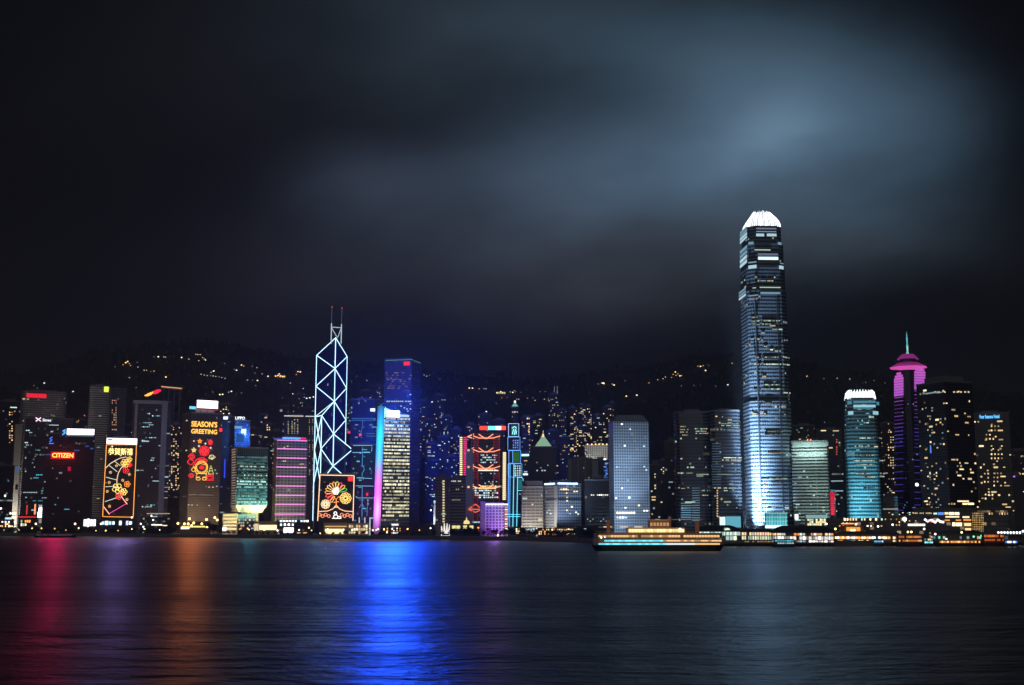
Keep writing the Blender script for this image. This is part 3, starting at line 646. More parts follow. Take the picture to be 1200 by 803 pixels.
while yy_ < 606:
    x0, x1 = 450.2 - (yy_ - 491) * .018, 480.3 - (yy_ - 491) * .012
    cl_ = ((.80, .88, 1), (.95, .95, .8)) if yy_ < 512 else ((.95, .95, .60), (1, .88, .58)) if random.random() < .75 else ((.72, .85, .62), (.9, .95, .8))
    CT.strip(x0, x1, yy_, random.uniform(1.7, 2.2), mat_row(cl_, random.choice((1.3, 1.8, 2.3)), random.choice((16, 20)), random.choice((.96, .9, .82)), .22), 'lit_floor')
    yy_ += 4.05
CT.strip(453, 468, 485.2, 7.5, emis((.70, .88, 1), 4.5, True), 'roof_sign', 2, .2)
CT.strip(468, 479, 487.6, 2.2, emis((.5, .7, 1), 1.2), 'roof_sign', 2, .2)
bp_ = P(462, 487, 1545)
mb = MB(); mb.ball(bp_, 2.2); mb.build('beam_lamp', emis((.2, .4, 1), 6, False), CT.root)
streak_spot(462, 481, 1548, (.006, .074, 1), 3.0e6, 4)
o = spot(479, 466, 1690, 486, 470, 2000, (.008, .06, 1), 3.8e6, 92, 4, .7)  # unseen blue spot added behind the tower for halo and spill
o = spot(493, 545, 1700, 505, 520, 2100, (.02, .06, 1), 9e5, 64, 4, .8); l = bpy.data.lights.new('blue_halo_fill', 'POINT'); l.energy = 2.6e5; l.color = (.012, .06, 1); l.shadow_soft_size = 4; o = bpy.data.objects.new('blue_halo_fill', l); COL.objects.link(o); o.location = P(486, 482, 1720); bl_ = spot(462, 478, 1540, 461, 484, 1566, (.1, .35, 1), 2.4e5, 120, 2, .6)  # further unseen blue lights added to widen the halo and tint the roof
streak_spot(888, 258, 1385, (.35, .62, 1), 2.4e5, 6)
# ---- tall dark tower behind it
fp = corner_fp(450.6, 482.5, 493, 440, 1900, 70); fp = [fp[3], fp[0], fp[1], fp[2]]
CK = Bld('flat_topped_tower', 'tall square tower with a thin green roof line and red emblem, bathed in blue light', 'skyscraper', fp, 3.5)
CK.body(facade((.07, .085, .11), (.03, .03, .045), 2.4, 4, .3, .35, .02, .0, (.8, .5, .6), (.9, .7, .6), .22, .25, .02), CK.top(421.5))
CK.parapet(DARK, 2)
CK.strip(452, 484, 422.0, .8, emis((.15, .42, .36), .6), 'roof_line', 1, .6); CK.strip(484, 492, 424, .8, emis((.12, .34, .30), .5), 'roof_line', 1, .6)
CK.board(473.3, 480.3, 424, 428.4, emis((1, .03, .06), 1.3, True), name='emblem')
for _ in range(46): 
    x = random.uniform(452, 481); CK.strip(x, x + random.choice((1.2, 1.2, 2, 3.4)), random.choice((437, 440, 443.5, 445, 447, 450, 452.5, 455, 458)) , 1.0, random.choice([emis((.8, .5, .45), .22), emis((.7, .5, .8), .2), emis((.9, .6, .4), .3)]))
for x in (453, 455.5, 458.5, 461, 463.5, 466, 468.5, 471, 475, 478): CK.strip(x, x + 1.8, 470.5, 1.4, eC[1])
for x, y in ((474, 478), (477, 479.5), (478, 482), (481, 462.5), (481, 470.5), (481, 473.5), (481, 479.5), (470, 476)): CK.strip(x - .9, x + .9, y, 1.3, eC[1])
# ---- pink-lined slab
fp = corner_fp(320.5, 324.5, 360.3, 530, 1700, 12)
AI = Bld('pink_lined_slab', 'grey gridded office slab crossed by nine glowing pink lines', 'office tower', fp)
AI.body(facade((.34, .31, .33), (.02, .02, .025), 4.9, 4.15, .32, .42, .012, .0, WARM2, COOL, .6, .3), AI.top(514)); AI.parapet(); AI.plant(.4, 5)
pk = emis((1, .30, .80), 1.3, True)
for i, y in enumerate((516.3, 526.2, 536.9, 547.6, 558.5, 569.7, 580.6, 591.3, 602.6)):
    dx = (y - 516) * -.035; AI.strip(325 + dx, 359.8 + dx, y, 1.15, pk, 'pink_tube', .6, .2)
AI.strip(321.5, 330, 514.8, 1.6, emis((.1, .15, .9), .8), 'roof_sign', 1, .3); AI.strip(331, 352, 513.7, 2.2, emis((.12, .38, 1), 1.5, True), 'roof_sign', 1, .3); AI.strip(352.5, 358, 514, 2.2, emis((1, .03, .12), 1.1), 'roof_sign', 1, .3)
for x, y in ((333, 524.5), (332, 540.5), (334.5, 540.5), (352, 544), (355, 544), (337, 523)): AI.strip(x - .8, x + .8, y, 1.2, eY[1])
area(P(338, 622, 1640), P(338, 560, 1700), (1, .75, .8), 2.5e4, 40, 4)
# ---- teal glass block on a lit flared foot
D_ = 1640
fp = corner_fp(271, 277, 313.5, 560, D_, 14)
TH = Bld('flared_foot_tower', 'teal lit glass block whose foot narrows over a glowing yellow soffit', 'office tower', fp)
z_b, z_f, z_t, z_c = TH.top(600.5), TH.top(592.5), TH.top(524.5), TH.top(534)
tf = facade((.30, .33, .34), (.03, .10, .12), 2.4, 3.9, .08, .4, .01, .0, GREENW, COOL, .7, .2)
foot = scale_fp(fp, .74)
TH.body(principled('pale_soffit', (.7, .7, .62), .6), z_f, z_b, foot, 'flared_foot', scale_fp(fp, 1.0), faces=False, bottom=True)
TH.body(principled('core_wall', (.2, .2, .2), .8), z_b, 3.5, scale_fp(fp, .55), 'core', faces=True)
TH.body(tf, z_c, z_f)
TH.body(facade((.16, .18, .2), (.015, .02, .025), 2.6, 13, .4, .02, 0, 0, COOL, COOL, 0, .4), z_t, z_c, name='crown_screen'); TH.parapet(h=1)
tl_ = [emis((.10, .55, .66), s_) for s_ in (.22, .4, .7)] + [emis((.35, .85, .8), .8), emis((.75, 1, .85), 1.6)]
for y, m_, fr in ((536, tl_[0], .9), (539, tl_[0], .9), (543, tl_[1], .7), (546.8, tl_[4], .55), (550, tl_[3], .45), (554, tl_[2], .3), (557, tl_[4], .2), (560.5, tl_[3], .3), (564.5, tl_[3], .9), (567.5, tl_[4], .4), (571, tl_[2], .8), (574.5, tl_[1], .9), (578, tl_[1], .9), (581.5, tl_[2], .9), (585, tl_[2], .95), (588.5, tl_[3], .95), (591, tl_[3], .95)):
    em_ = m_.node_tree.nodes['Emission']; c_ = tuple(em_.inputs[0].default_value)[:3]; TH.strip(277.8, 313, y, 1.8 if fr > .6 else 1.3, mat_row((c_, (.4, .85, .8)), round(em_.inputs[1].default_value * 1.9, 2), 22, fr, .3), 'lit_floor')
for y in range(527, 600, 3): TH.strip(271.6, 276.2, y, 1.0, emis((1, .7, .55), .35), 'edge_light')
area(P(293, 606, D_ - 14), P(293, 594, D_ + 4), (1, .90, .25), 1.6e5, 36, 6)
area(P(293, 604, D_ - 30), P(293, 575, D_), (.25, .85, .75), 1.6e4, 40, 5)
# ---- tower with the holiday neon
fp = corner_fp(212, 222, 258.5, 540, 1880, 18)
SG = Bld('holiday_neon_tower', 'dark tower carrying the neon SEASON\'S GREETING display and a white roof billboard', 'office tower', fp)
SG.body(facade((.11, .10, .09), (.018, .017, .018), 2.6, 3.8, .3, .5, .012, .01, WARM2, COOL, .35, .3), SG.top(484)); SG.parapet(); SG.plant(.62, 8)
yl = emis((1, .50, .08), 2.2, True); rd = emis((1, .03, .04), 1.9, True); pk2 = emis((1, .12, .22), 1.6, True); yg = emis((.8, .85, .2), 1.4, True); wh = emis((1, .9, .7), 1.8); orr = emis((1, .28, .05), 2.0, True)
SG.board(230.8, 255, 469.6, 478.6, emis((1, .80, .84), 3.2, True), thick=2); SG.strip(231, 255, 480.2, 1.2, emis((.7, .1, .15), .5), 'billboard_foot', 2)
SG.board(222, 229.3, 476.3, 479.6, emis((.2, .75, .95), 1.2), thick=1.5)
mb = MB()
for x in (235, 243, 251): p = SG.hit(x, 484)[0]; mb.tube([p, p + Vector((0, 0, 11))], .5)
mb.build('billboard_frame', DARK, SG.root)
SG.sign("SEASON'S", 224.3, 254.5, 494, 500.6, yl); SG.sign('GREETING', 224, 254.3, 503.2, 508.6, yl)
SG.neon('neon_star', star(234, 517.2, 3) + star(234, 517.2, 1.6), orr, .45); SG.neon('neon_star', star(246.3, 518.6, 3.2) + burst(246.3, 518.6, 3), rd, .5)
SG.neon('neon_star', star(227, 527.6, 3.2) + star(227, 527.6, 1.6), emis((1, .75, .25), 1.7, True), .45); SG.neon('neon_sparkle', burst(233, 523, 1.3, 4, .1) + burst(240.5, 520, 1.2, 4, .1) + burst(246.6, 525, 1.3, 4, .1) + burst(227, 517, .8, 4, .1), wh, .4)
SG.neon('neon_blossom', flower(239.2, 528.6, 6, 8) + burst(239.2, 528.6, 5, 12, .2), rd, .55); SG.neon('neon_balloon', [circ(224.5, 535, 3.2, 10), circ(224.5, 535, 1.6, 8), circ(223.5, 541.5, 3, 8), circ(224, 557.5, 2.6, 8), circ(224, 557.5, 1.2, 6)], rd, .6)
SG.neon('neon_fan', [[(244.5, 537), (246, 533.7), (249.5, 533.5), (252, 536), (248.3, 538.6), (244.5, 537)], [(246.5, 535), (248.3, 538)], [(250, 535), (248.3, 538)]], emis((1, .85, .35), 1.6, True), .5)
SG.neon('neon_child_face', [circ(236, 547.6, 7.2, 16), circ(236, 547.6, 5.9, 16), [(231.5, 544.5), (235, 543.2), (240.5, 545)]], yl, .5); SG.neon('neon_child_hat', [[(227, 545), (229, 540), (233, 537), (238, 536.6), (243, 540), (241.5, 541.5), (237, 539), (232, 540.5), (229, 544.5)], [(229.5, 538.5), (241, 538.5)]], rd, .7); SG.neon('neon_child_mouth', [circ(236.2, 548, 2.6, 8, 1.9), circ(236.2, 548, 1.2, 6, .9)], rd, .6)
SG.neon('neon_child_body', [circ(226.5, 550.5, 2.2, 8), [(228.5, 552), (230.5, 556), (229.5, 559.5), (234, 559)], [(243, 552), (241, 556), (241.5, 559.5), (237.5, 559)], [(230.5, 555), (241, 555)], circ(232, 561.3, 2.5, 8, 1.5), circ(239.2, 561.3, 2.5, 8, 1.5), [(229.5, 549.5), (226, 546)]], yl, .5)
SG.neon('neon_pine', [[(244, 555.5), (247, 545.5), (250, 555.5), (244, 555.5)], [(245, 552), (249, 552)], [(245.8, 549), (248.4, 549)]], yg, .5); SG.neon('neon_gift', [[(241.6, 557), (250, 556.6), (249.8, 563), (241.8, 563), (241.6, 557)], [(243, 558.6), (248.5, 558.4), (248.4, 561.5), (243, 561.5), (243, 558.6)]], rd, .6)
SG.strip(259 - 2.2, 259 + 1, 504, 4, rd, 'emblem', 1, .5)
SG.neon('line_light', [[(221, 580), (230, 579.4)], [(233, 579.8), (249.5, 580.3)]], emis((.8, .75, .7), .5), .35)
for x, y in ((245, 571), (249.5, 571), (254, 570), (254, 555), (252, 551), (225, 592), (221, 591.6), (231, 592), (245, 592.5), (219, 493), (218.5, 528)): SG.strip(x - .8, x + .8, y, 1.2, random.choice((eC[1], eY[1])))
# ---- fan panel building
fp = corner_fp(119.5, 124.3, 160.3, 530, 1830, 10)
def_fp = front_fp(125, 161, 516, 1830, 28, 4)
FP = Bld('fan_neon_block', 'dark block fronted by an orange framed neon fan panel under a white header', 'office block', def_fp)
FP.body(facade((.07, .06, .06), (.015, .015, .018), 2.8, 3.8, .2, .4, .01, 0, WARM2, COOL, .3, .3), FP.top(513.5)); FP.plant(.5, 4)
FP.board(125, 160.6, 513.8, 520.6, emis((.93, .90, 1), 2.6, True), thick=1.6, name='header_board'); FP.strip(126.5, 132, 515.5, 2, emis((.05, .35, .95), 1.2), 'header_emblem', .5, 1.8)
fr = emis((1, .36, .06), 2.0, True); FP.neon('neon_frame', [[(124.7, 521.3), (120.2, 605.3)], [(159.9, 521.3), (156, 606)], [(120.2, 605.5), (156, 606.2)], [(124.7, 521.3), (159.9, 521.3)]], fr, .55)
FP.sign('恭賀新禧', 126.8, 155.5, 525.2, 533.4, emis((1, .72, .25), 2.4, True), off=1.0); FP.neon('neon_sparkle', burst(131.3, 523.3, 1.2, 4, .1) + burst(141.5, 534, .8, 4, .1), wh, .4)
cream = emis((1, .66, .42), 1.8); cool_ = emis((.75, .85, .70), 1.5)
FP.neon('neon_fan_edge', [[(124, 548.5), (129, 543.6), (135, 539.8), (141, 537), (148, 535.6)], [(147, 544), (141.5, 549), (138.4, 555), (137, 562), (137, 570)]], cream, .5)
[FP.neon('neon_fan_rib', [ln_], cool_, .45) for ln_ in ([(127.5, 545.3), (137.5, 553)], [(134, 540.5), (141, 546)], [(124.3, 559.3), (136.6, 562.6)], [(123.2, 570.6), (136, 569.8)], [(123, 588), (136.5, 583.5)])]
FP.neon('neon_fan_handle', [[(121.5, 594), (128.2, 602.8)], [(141.8, 581.5), (149, 591)]], emis((1, .42, .32), 2.0), .7); FP.neon('neon_tassel', [[(129, 601.5), (147.5, 590.5)]], emis((1, .08, .42), 1.6), .5)
FP.neon('neon_blossom', flower(146.5, 543, 5, 6) + flower(151.5, 538.5, 3.2) + burst(146.5, 543, 3, 6), emis((1, .60, .12), 2.0, True), .5); FP.neon('neon_blossom', flower(147.5, 551.5, 3.6) + flower(152, 545, 2.6), rd, .5); FP.neon('neon_blossom', flower(149, 567.5, 3.6), orr, .5)
FP.neon('neon_blossom', flower(137.5, 572.5, 6, 5, .3) + flower(145, 576.5, 4, 5) + burst(137.5, 572.5, 3, 5), emis((1, .74, .18), 2.0, True), .55); FP.neon('neon_blossom', flower(139, 582, 3.6) + flower(142.5, 579, 2.4), emis((1, .10, .08), 1.8), .5)
FP.neon('neon_sparkle', sum([star(x, y, 1.7) for x, y in ((129.3, 553.7), (128, 565.6), (125.6, 576), (128.3, 593.4), (148.7, 585.5), (143.8, 563), (151.5, 556), (136.5, 546))], []), emis((1, .55, .2), 1.8), .4)
streak_spot(228, 530, 1862, (1, .24, .06), 2.2e5); streak_spot(143, 517, 1812, (.30, .22, 1), 1.5e5); area(P(228, 624, 1835), P(232, 590, 1876), (1, .62, .34), 1.1e5, 60, 4)  # amber area fill added at the base, standing for street lamp glow
# ---- peacock panel building
def_fp = front_fp(374.5, 415.5, 560, 1560, 30, -2)
PK = Bld('peacock_neon_block', 'low dark block bearing a framed neon picture of radiating feathers', 'office block', def_fp)
PK.body(facade((.07, .06, .06), (.02, .018, .02), 2.6, 3.4, .15, .4, .01, 0, WARM2, COOL, .3, .3), PK.top(556.2)); PK.parapet()
wf = emis((1, .62, .34), 2.2, True); PK.neon('neon_frame', [[(375, 556.8), (415, 557.6)], [(375, 556.8), (372.3, 610.5)], [(415, 557.6), (413.6, 610.5)]], wf, .55)
PK.board(407.8, 413.8, 559, 564, rd, name='emblem', thick=.6)
def feather(a, r0, r1, wd):
    c, s_ = cos(R(a)), -sin(R(a)); o = (394, 577.5); out = []
    for t_, v in ((0, .35), (.35, .8), (.8, 1), (1, .0), (.8, -1), (.35, -.8), (0, -.35)):
        rr = r0 + (r1 - r0) * t_; out.append((o[0] + rr * c - v * wd * s_, o[1] + rr * s_ + v * wd * c))
    return out
fcol = {40: (.9, .5, .1), 62: (1, .08, .2), 84: (.75, .7, .15), 104: (1, .45, .1), 124: (1, .35, .06), 142: (1, .75, .5), 160: (1, .5, .1), 178: (1, .4, .08), 200: (1, .12, .08), 222: (1, .1, .12), 18: (.1, .55, .12), 240: (1, .55, .2)}
for a_, c_ in fcol.items(): PK.neon('neon_feather', [feather(a_, 4.5, 13.2, 1.6)], emis(c_, 1.8, True), .5)
PK.neon('neon_head', flower(393.5, 576, 3.8, 6) + burst(393.5, 576, 3.5, 8) + [circ(395, 572.5, 1.5, 6)], emis((1, .85, .65), 2.2, True), .6)
PK.neon('neon_blossom', flower(405, 584, 6.6, 9) + [circ(405, 584, 2.5, 8)], emis((1, .62, .15), 1.9, True), .55); PK.neon('neon_blossom', flower(381.5, 591, 5.2, 8) + [circ(381.5, 591, 2, 8)], emis((1, .7, .4), 1.9, True), .55)
PK.neon('neon_ribbon', [[(388, 586), (391, 582), (394, 585.5), (397, 582), (400, 586)], [(394, 585.5), (394, 592)], [(391, 589), (397, 588)]], orr, .6)
PK.neon('neon_eave', [[(394, 592), (390, 596.5), (384, 599), (373.5, 599.6)], [(394, 592), (398, 596.5), (404, 599), (414, 599.6)], [(392, 594.5), (396, 594.5)]], emis((1, .55, .3), 1.9), .6)
PK.neon('neon_wave', [circ(374.5 + k * 3.6 + (5 if k > 3 else 0), 603.3 + (k % 2) * 1.6, 1.8, 7) for k in range(4)] + [circ(400.5 + k * 3.4, 603.3 + (k % 2) * 1.6, 1.8, 7) for k in range(4)], emis((1, .30, .14), 1.8), .5)
PK.neon('neon_child', [circ(393, 601.5, 1.7, 8), circ(393.5, 605.6, 2.6, 10, 2.2), [(389, 607.5), (400, 607.5)], [(397, 605), (400, 606.5)]], emis((1, .9, .8), 2.2, True), .6)
streak_spot(293, 575, 1622, (.08, .40, .6), 2.2e4); streak_spot(391, 480, 1860, (.25, .55, .8), 7e4)
# ---- trussed bank tower
D_ = 1680; fp = front_fp(553, 590, 540, D_, 45, 3)
HB = Bld('trussed_tower', 'dark glass tower hung from red lit trusses with a red and cyan roof beam', 'office tower', fp)
HB.body(facade((.12, .12, .13), (.02, .03, .035), 2.4, 3.9, .12, .3, .01, .01, COOL, GREENW, .35, .2), HB.top(506))
sh = Bld.body
gshaft = front_fp(546.6, 554.2, 575, D_ - 8, 22, 3); HB.body(principled('grey_cladding', (.36, .36, .38), .6, 0, .15, .1), HB.top(526), 3.5, gshaft, 'stair_tower')
pshaft = front_fp(538.4, 547.4, 534, D_ + 25, 16, 3); HB.body(facade((.10, .08, .09), (.02, .02, .02), 3, 4, .2, .4), zof(511.5, *pshaft[0]), 3.5, pshaft, 'lift_tower')
rshaft = front_fp(588.8, 594, 555, D_ - 4, 12, 3); HB.body(principled('dark_shaft', (.1, .1, .1), .7), zof(529, *rshaft[0]), 3.5, rshaft, 'lift_tower')
for k in range(19):
    y = 513 + k * 2.4; HB.strip(538.8, 541.8, y, 1.5, eY[2], 'stair_light'); HB.strip(543, 547.2, y, 1.5, emis((1, .04, .22), 1.2, False), 'stair_light')
for k in range(24): HB.strip(589.4 - k * .02, 593 - k * .02, 531 + k * 2.35, 1.6, eY[2], 'stair_light')
for x0, x1, c_ in ((562, 571.8, (1, .05, .03)), (572.2, 580.5, (.15, .75, .9)), (580.8, 587.2, (.95, .7, 1)), (587.5, 592.5, (1, .06, .05))): HB.board(x0, x1, 499.6, 504, emis(c_, 2.2, True), thick=3, name='roof_beam')
mb = MB()
for x in (563, 575, 589): p = HB.hit(x, 508)[0]; mb.tube([p, p + Vector((0, 0, 9))], .7)
mb.build('roof_beam_post', DARK, HB.root)
redf = emis((.8, .06, .08), .34, True); hot = emis((1, .32, .18), 1.9)
HB.neon('steel_mast', [[(555.6, 508), (554.5, 620)], [(560.4, 508), (559.6, 620)], [(578.6, 508), (578, 598)], [(585.2, 508), (584.8, 598)]], redf, .5, off=1.2)
for y in (512, 528, 547.5, 571): 
    HB.neon('truss', [[(561, y - 3), (568.8, y + 2.5)], [(577.8, y - 3), (570, y + 2.5)], [(554.5, y - 1), (561, y + 1.5), (578, y + 1.5), (586, y - 1)], [(548, y), (555, y - 3)], [(548, y), (555, y + 2)]], hot if y != 571 else emis((1, .45, .16), 2.0), .8, off=1.4)
    HB.neon('truss_ladder', [[(555.5, y + k * 2.4), (560.3, y + k * 2.4 + 1.2)] for k in range(1, 6)] + [[(578.5, y + k * 2.4), (585.2, y + k * 2.4 + 1.2)] for k in range(1, 6)], emis((.8, .06, .12), .4), .4, off=1.2)
HB.neon('truss', [[(549, 597), (557, 591), (565, 597)], [(549, 597), (557, 600.5), (565, 597)], [(552, 597), (562, 597)]], emis((1, .16, .08), 1.2, True), .9, off=3)
HB.strip(560.5, 584, 551.2, 1.6, emis((1, .9, .72), 1.4), 'lit_floor')
for y in (533.5, 536.2, 539, 542): HB.grid(563, 583, y - 1, y + 1, 9, 1, .72, [eC[1], eC[2], eG[2]], .9, .7)
for y in (555, 564.5, 566.5): HB.grid(563, 583, y - 1, y + 1, 9, 1, .35, [eC[0], eC[1], eG[1]], .8, .6)
for y in (572.2, 575, 577.8, 580.5, 583): HB.grid(556, 584, y - 1, y + 1, 11, 1, .7, [eC[1], eC[2], eC[2], eY[1]], .9, .8)
HB.grid(560, 582, 568.5, 572, 9, 1, .9, [eW[2], eY[2], eO[1]], .8, .8); HB.strip(554, 566, 612, 1.8, eC[1])
# ---- neon outlined stepped tower
D_ = 1650
ST = Bld('neon_outlined_tower', 'slim stepped tower traced in blue and cyan neon lines', 'office tower', front_fp(595.3, 612, 590, D_, 24, 2))
sm = facade((.06, .07, .10), (.02, .03, .05), 2.2, 3.8, .2, .3, .01, 0, COOL, COOL, .3, .2)
nb = emis((.12, .36, 1), 2.0, True); nc = emis((.15, .78, 1), 1.9, True); nv = emis((.48, .42, 1), 1.8, True)
stages = [(595.6, 608.2, 496.3, 512), (594.8, 609.6, 512, 528), (596, 610.4, 528, 543.3), (595.4, 611.8, 543.3, 559.5), (594.8, 613.2, 559.5, 575), (594, 608.5, 575, 622)]
for a, b_, y0, y1 in stages:
    poly = front_fp(a, b_, (y0 + y1) / 2, D_, 22, 2); ST.body(sm, zof(y0, *poly[0]), zof(y1, *poly[0]) if y1 < 620 else 3.5, poly)
for (a, b_, y0, y1), m_ in zip(stages[:4], (emis((.35, .55, 1), 2.0, True), nb, nb, nb)):
    ST.neon('neon_outline', [[(a + .3, y0 + .3), (b_ - .3, y0 + .3), (b_ - .3, y1 - .3), (a + .3, y1 - .3), (a + .3, y0 + .3)]], m_, .45, off=.6)
ST.neon('neon_outline', [[(606, 559.8), (611.5, 559.8), (613, 561.5), (613, 572.5), (611.5, 575), (606.5, 575)]], nc, .45, off=.6)
ST.neon('neon_line', [[(596.5, 544), (595, 617)]], nb, .6, off=.8); ST.neon('neon_line', [[(598, 544), (597, 617)]], emis((.12, .5, 1), 1.4), .5, off=.8); ST.neon('neon_line', [[(602.3, 544), (601, 617)]], nc, .55, off=.8); ST.neon('neon_line', [[(606.6, 560), (605.5, 617)]], nc, .55, off=.8)
ST.board(599.5, 605.8, 499.3, 510, emis((.1, .45, .45), .6), name='emblem_board', thick=.5, off=.2); ST.neon('emblem', [[(600, 502), (603, 499.8), (605.3, 502)], [(600.3, 509), (602, 503)], [(602.6, 509.5), (604.2, 503)], [(604.6, 509), (605.3, 505)]], emis((.4, 1, 1), 1.8), .6, off=1.2)
ST.grid(600.5, 608, 515, 526, 3, 4, 1, [eB[1], eB[2], emis((.35, .3, 1), 1)], .7, .7); ST.board(601.2, 609, 530, 541.5, emis((.06, .30, .05), .45), name='green_glass', thick=.3); ST.neon('neon_line', [[(600.8, 528.5), (600.8, 543)]], nb, .4, off=.7)
ST.grid(602.5, 610.5, 545, 558.5, 3, 5, 1, [emis((.55, .9, .9), .9), emis((.7, .9, 1), 1.1)], .7, .7); ST.board(607.3, 611.8, 562, 573, emis((.04, .32, .36), .5), name='teal_glass', thick=.3)
ST.neon('neon_ring', [[(594.5, 603), (610, 603)], [(594.5, 605.5), (610, 605.5)]], nc, .4, off=1)
# ---- floodlit grid tower
D_ = 1300; fp = corner_fp(713.6, 719.5, 761, 550, D_, 13)
JH = Bld('pale_gridded_tower', 'pale blue lit concrete tower pierced by a dense grid of small windows', 'office tower', fp)
JH.body(facade((.50, .51, .54), (.018, .02, .024), 2.62, 3.05, .36, .40, .012, .0, WARM2, COOL, .7, .3), JH.top(494)); JH.body(facade((.3, .31, .33), (.1, .1, .1), 50, 50, 1, 1), JH.top(486), JH.top(494), scale_fp(fp, .99), 'roof', scale_fp(fp, .72), faces=False)
for x, y, m_ in ((728.7, 497.3, eWh[2]), (738.4, 503, eC[2]), (732, 522.4, eWh[2]), (754.6, 523, eC[2]), (723, 547.4, eC[2]), (726, 547.4, eC[1]), (729, 547.4, eC[0]), (754.8, 547, eC[2]), (757.3, 550.8, eC[2]), (729, 572.4, eY[3]), (737.4, 583.2, eWh[3]), (722, 584, eWh[2]), (748.7, 592.4, eY[3]), (733, 595.2, eWh[2]), (755, 598.6, eWh[2]), (758.3, 598.6, eWh[2]), (744, 517, eC[0]), (726, 522, eC[0]), (751, 531, eC[0]), (756, 512, eC[0])): JH.strip(x - .9, x + .9, y, 1.5, m_)
for k in range(7): JH.strip(722.6 + k * 3.25, 724.6 + k * 3.25, 601, 1.9, random.choice((eWh[2], eC[3], eY[3])))
for k in range(4): JH.strip(722.6 + k * 3.25, 724.6 + k * 3.25, 606.6, 1.8, random.choice((eWh[2], eC[2])))
for px, tx, ty, pw, sz in ((714, 716, 590, 9e4, 60), (713, 716, 545, 2e5, 32), (738, 738, 595, 1.6e5, 75), (738, 738, 555, 3.2e5, 46), (740, 740, 515, 4.5e5, 30)):
    spot(px, 624, 1240, tx, ty, 1300, (.42, .66, 1), pw, sz)
streak_spot(580, 600, 1384, (.35, .12, .7), 2e4)
# ---- purple floodlit low block
fp = front_fp(568.5, 590.7, 608, 1395, 22, 2)
PB = Bld('purple_lit_block', 'low white block washed in purple light with a white roof line', 'office block', fp)
PB.body(facade((.62, .60, .64), (.08, .04, .12), 3.6, 3.3, .4, .42, 0, 0), PB.top(590.5)); PB.parapet()
gs = front_fp(563, 568.4, 605, 1393, 20, 2); PB.body(principled('grey_cladding', (.3, .29, .28), .7, 0, .2, .1), zof(587.5, *gs[0]), 3.5, gs, 'stair_tower')
gs = front_fp(590.9, 595, 605, 1396, 20, 2); PB.body(principled('dark_shaft', (.12, .1, .12), .7), zof(590.5, *gs[0]), 3.5, gs, 'balcony_bay')
PB.strip(569.3, 595, 591.2, 1.5, emis((.9, .8, 1), 2.4, True), 'roof_line', 1, .4)
for k in range(11): PB.strip(591.6, 594.6, 594.5 + k * 2.8, 1.5, eY[2] if k % 2 else emis((1, .3, .3), 1.2), 'balcony_light')
a_ = P(580, 624, 1384); b_ = P(580, 606, 1395); area(a_, b_, (.42, .02, 1), 6.5e3, 22, 4); a_ = P(580, 584, 1370); area(a_, P(580, 602, 1395), (.22, .06, 1), 9e3, 22, 4)
# ================================================================== the other towers
def tower(name, label, cat, px0, px1, top, D, fac, depth=28, yaw=0, n=0, mats=MIXW, pyref=None, plant=True, bay=3.2, floor=3.4, group=None, zlo=.12, runs=(1, 1, 1, 2), corner=None, cols=None, round_=0, h=.5):
    py = pyref or (top + 590) / 2
    fp = corner_fp(px0, corner[0], px1, py, D, corner[1]) if corner else front_fp(px0, px1, py, D, depth, yaw)
    if round_: fp = rounded(fp, round_)
    b_ = Bld(name, label, cat, fp, None, group); b_.body(fac, b_.top(top)); b_.parapet(h=1.2)
    if plant: b_.plant(random.uniform(.35, .6), random.uniform(3, 6))
    if plant and random.random() < .45: b_.mast(px0 + (px1 - px0) * random.uniform(.3, .7), top - random.uniform(3, 7), .35)
    if n: b_.scatter(n, mats, bay, floor, zlo=zlo, runs=runs, cols=cols, h=h)
    return b_
def fdark(lit=.022, row=.016, wall=(.10, .10, .12), **k): return facade(wall, (.015, .017, .022), k.get('bay', 2.8), k.get('floor', 3.8), k.get('mull', .15), k.get('band', .4), lit, row, k.get('a', WARM2), k.get('b', COOL), k.get('s', .5), .3, k.get('dim', 0))
def fres(lit=.05, wall=(.04, .038, .04), s=.6, a=WARM, b=WARM2): return facade(wall, (.012, .012, .015), 3.1, 3.0, .42, .45, lit, 0, a, b, s, .4)
OT = 'office tower'; RT = 'residential tower'
t_ = tower('office_tower', 'grey tower with rounded right shoulder and a red lit sign across its top', OT, 22, 76, 459, 2080, fdark(.02, .0, (.52, .50, .49), a=(1, .4, .3), s=.25), yaw=3, depth=40, n=26, mats=[eC[0], eY[0], emis((.8, .3, .3), .3)], round_=12)
t_.board(31, 54.5, 461.6, 466, emis((1, .02, .05), 1.1, True)); t_.strip(26.5, 29.5, 467.6, 1.2, eY[1]); t_.strip(31.5, 34, 467.8, 1.2, eY[0])
sp_ = front_fp(15.5, 23.5, 545, 2060, 24, 3); t_.body(principled('beige_cladding', (.36, .34, .30), .7, 0, .2, .06), zof(497, *sp_[0]), 3.5, sp_, 'side_shaft')
area(P(17, 622, 2030), P(19, 560, 2062), (1, .9, .8), 9e4, 10, 5); t_.strip(19, 22.5, 550, 7, emis((.1, .22, .45), .6), 'emblem'); t_.strip(18, 21, 571, 6, emis((.05, .06, .07), .1), 'opening')
t_ = tower('office_tower', 'dark tower below the red sign tower, showing a pink cross mark on its roof edge', OT, 27, 82, 490, 1960, fdark(.03, .02, (.12, .12, .14), b=(.4, .9, 1), s=.4, bay=2.4), depth=36, n=22, mats=[eC[0], eC[1], eT[1]], runs=(1, 2, 3, 5), pyref=540, yaw=-2)
t_.neon('emblem', [[(42, 489.6), (48, 493.8)], [(48, 489.6), (42, 493.8)]], emis((1, .7, .9), 2), .8); t_.sign('Simec', 50, 60, 491, 494, emis((.85, .9, 1), 1.8))
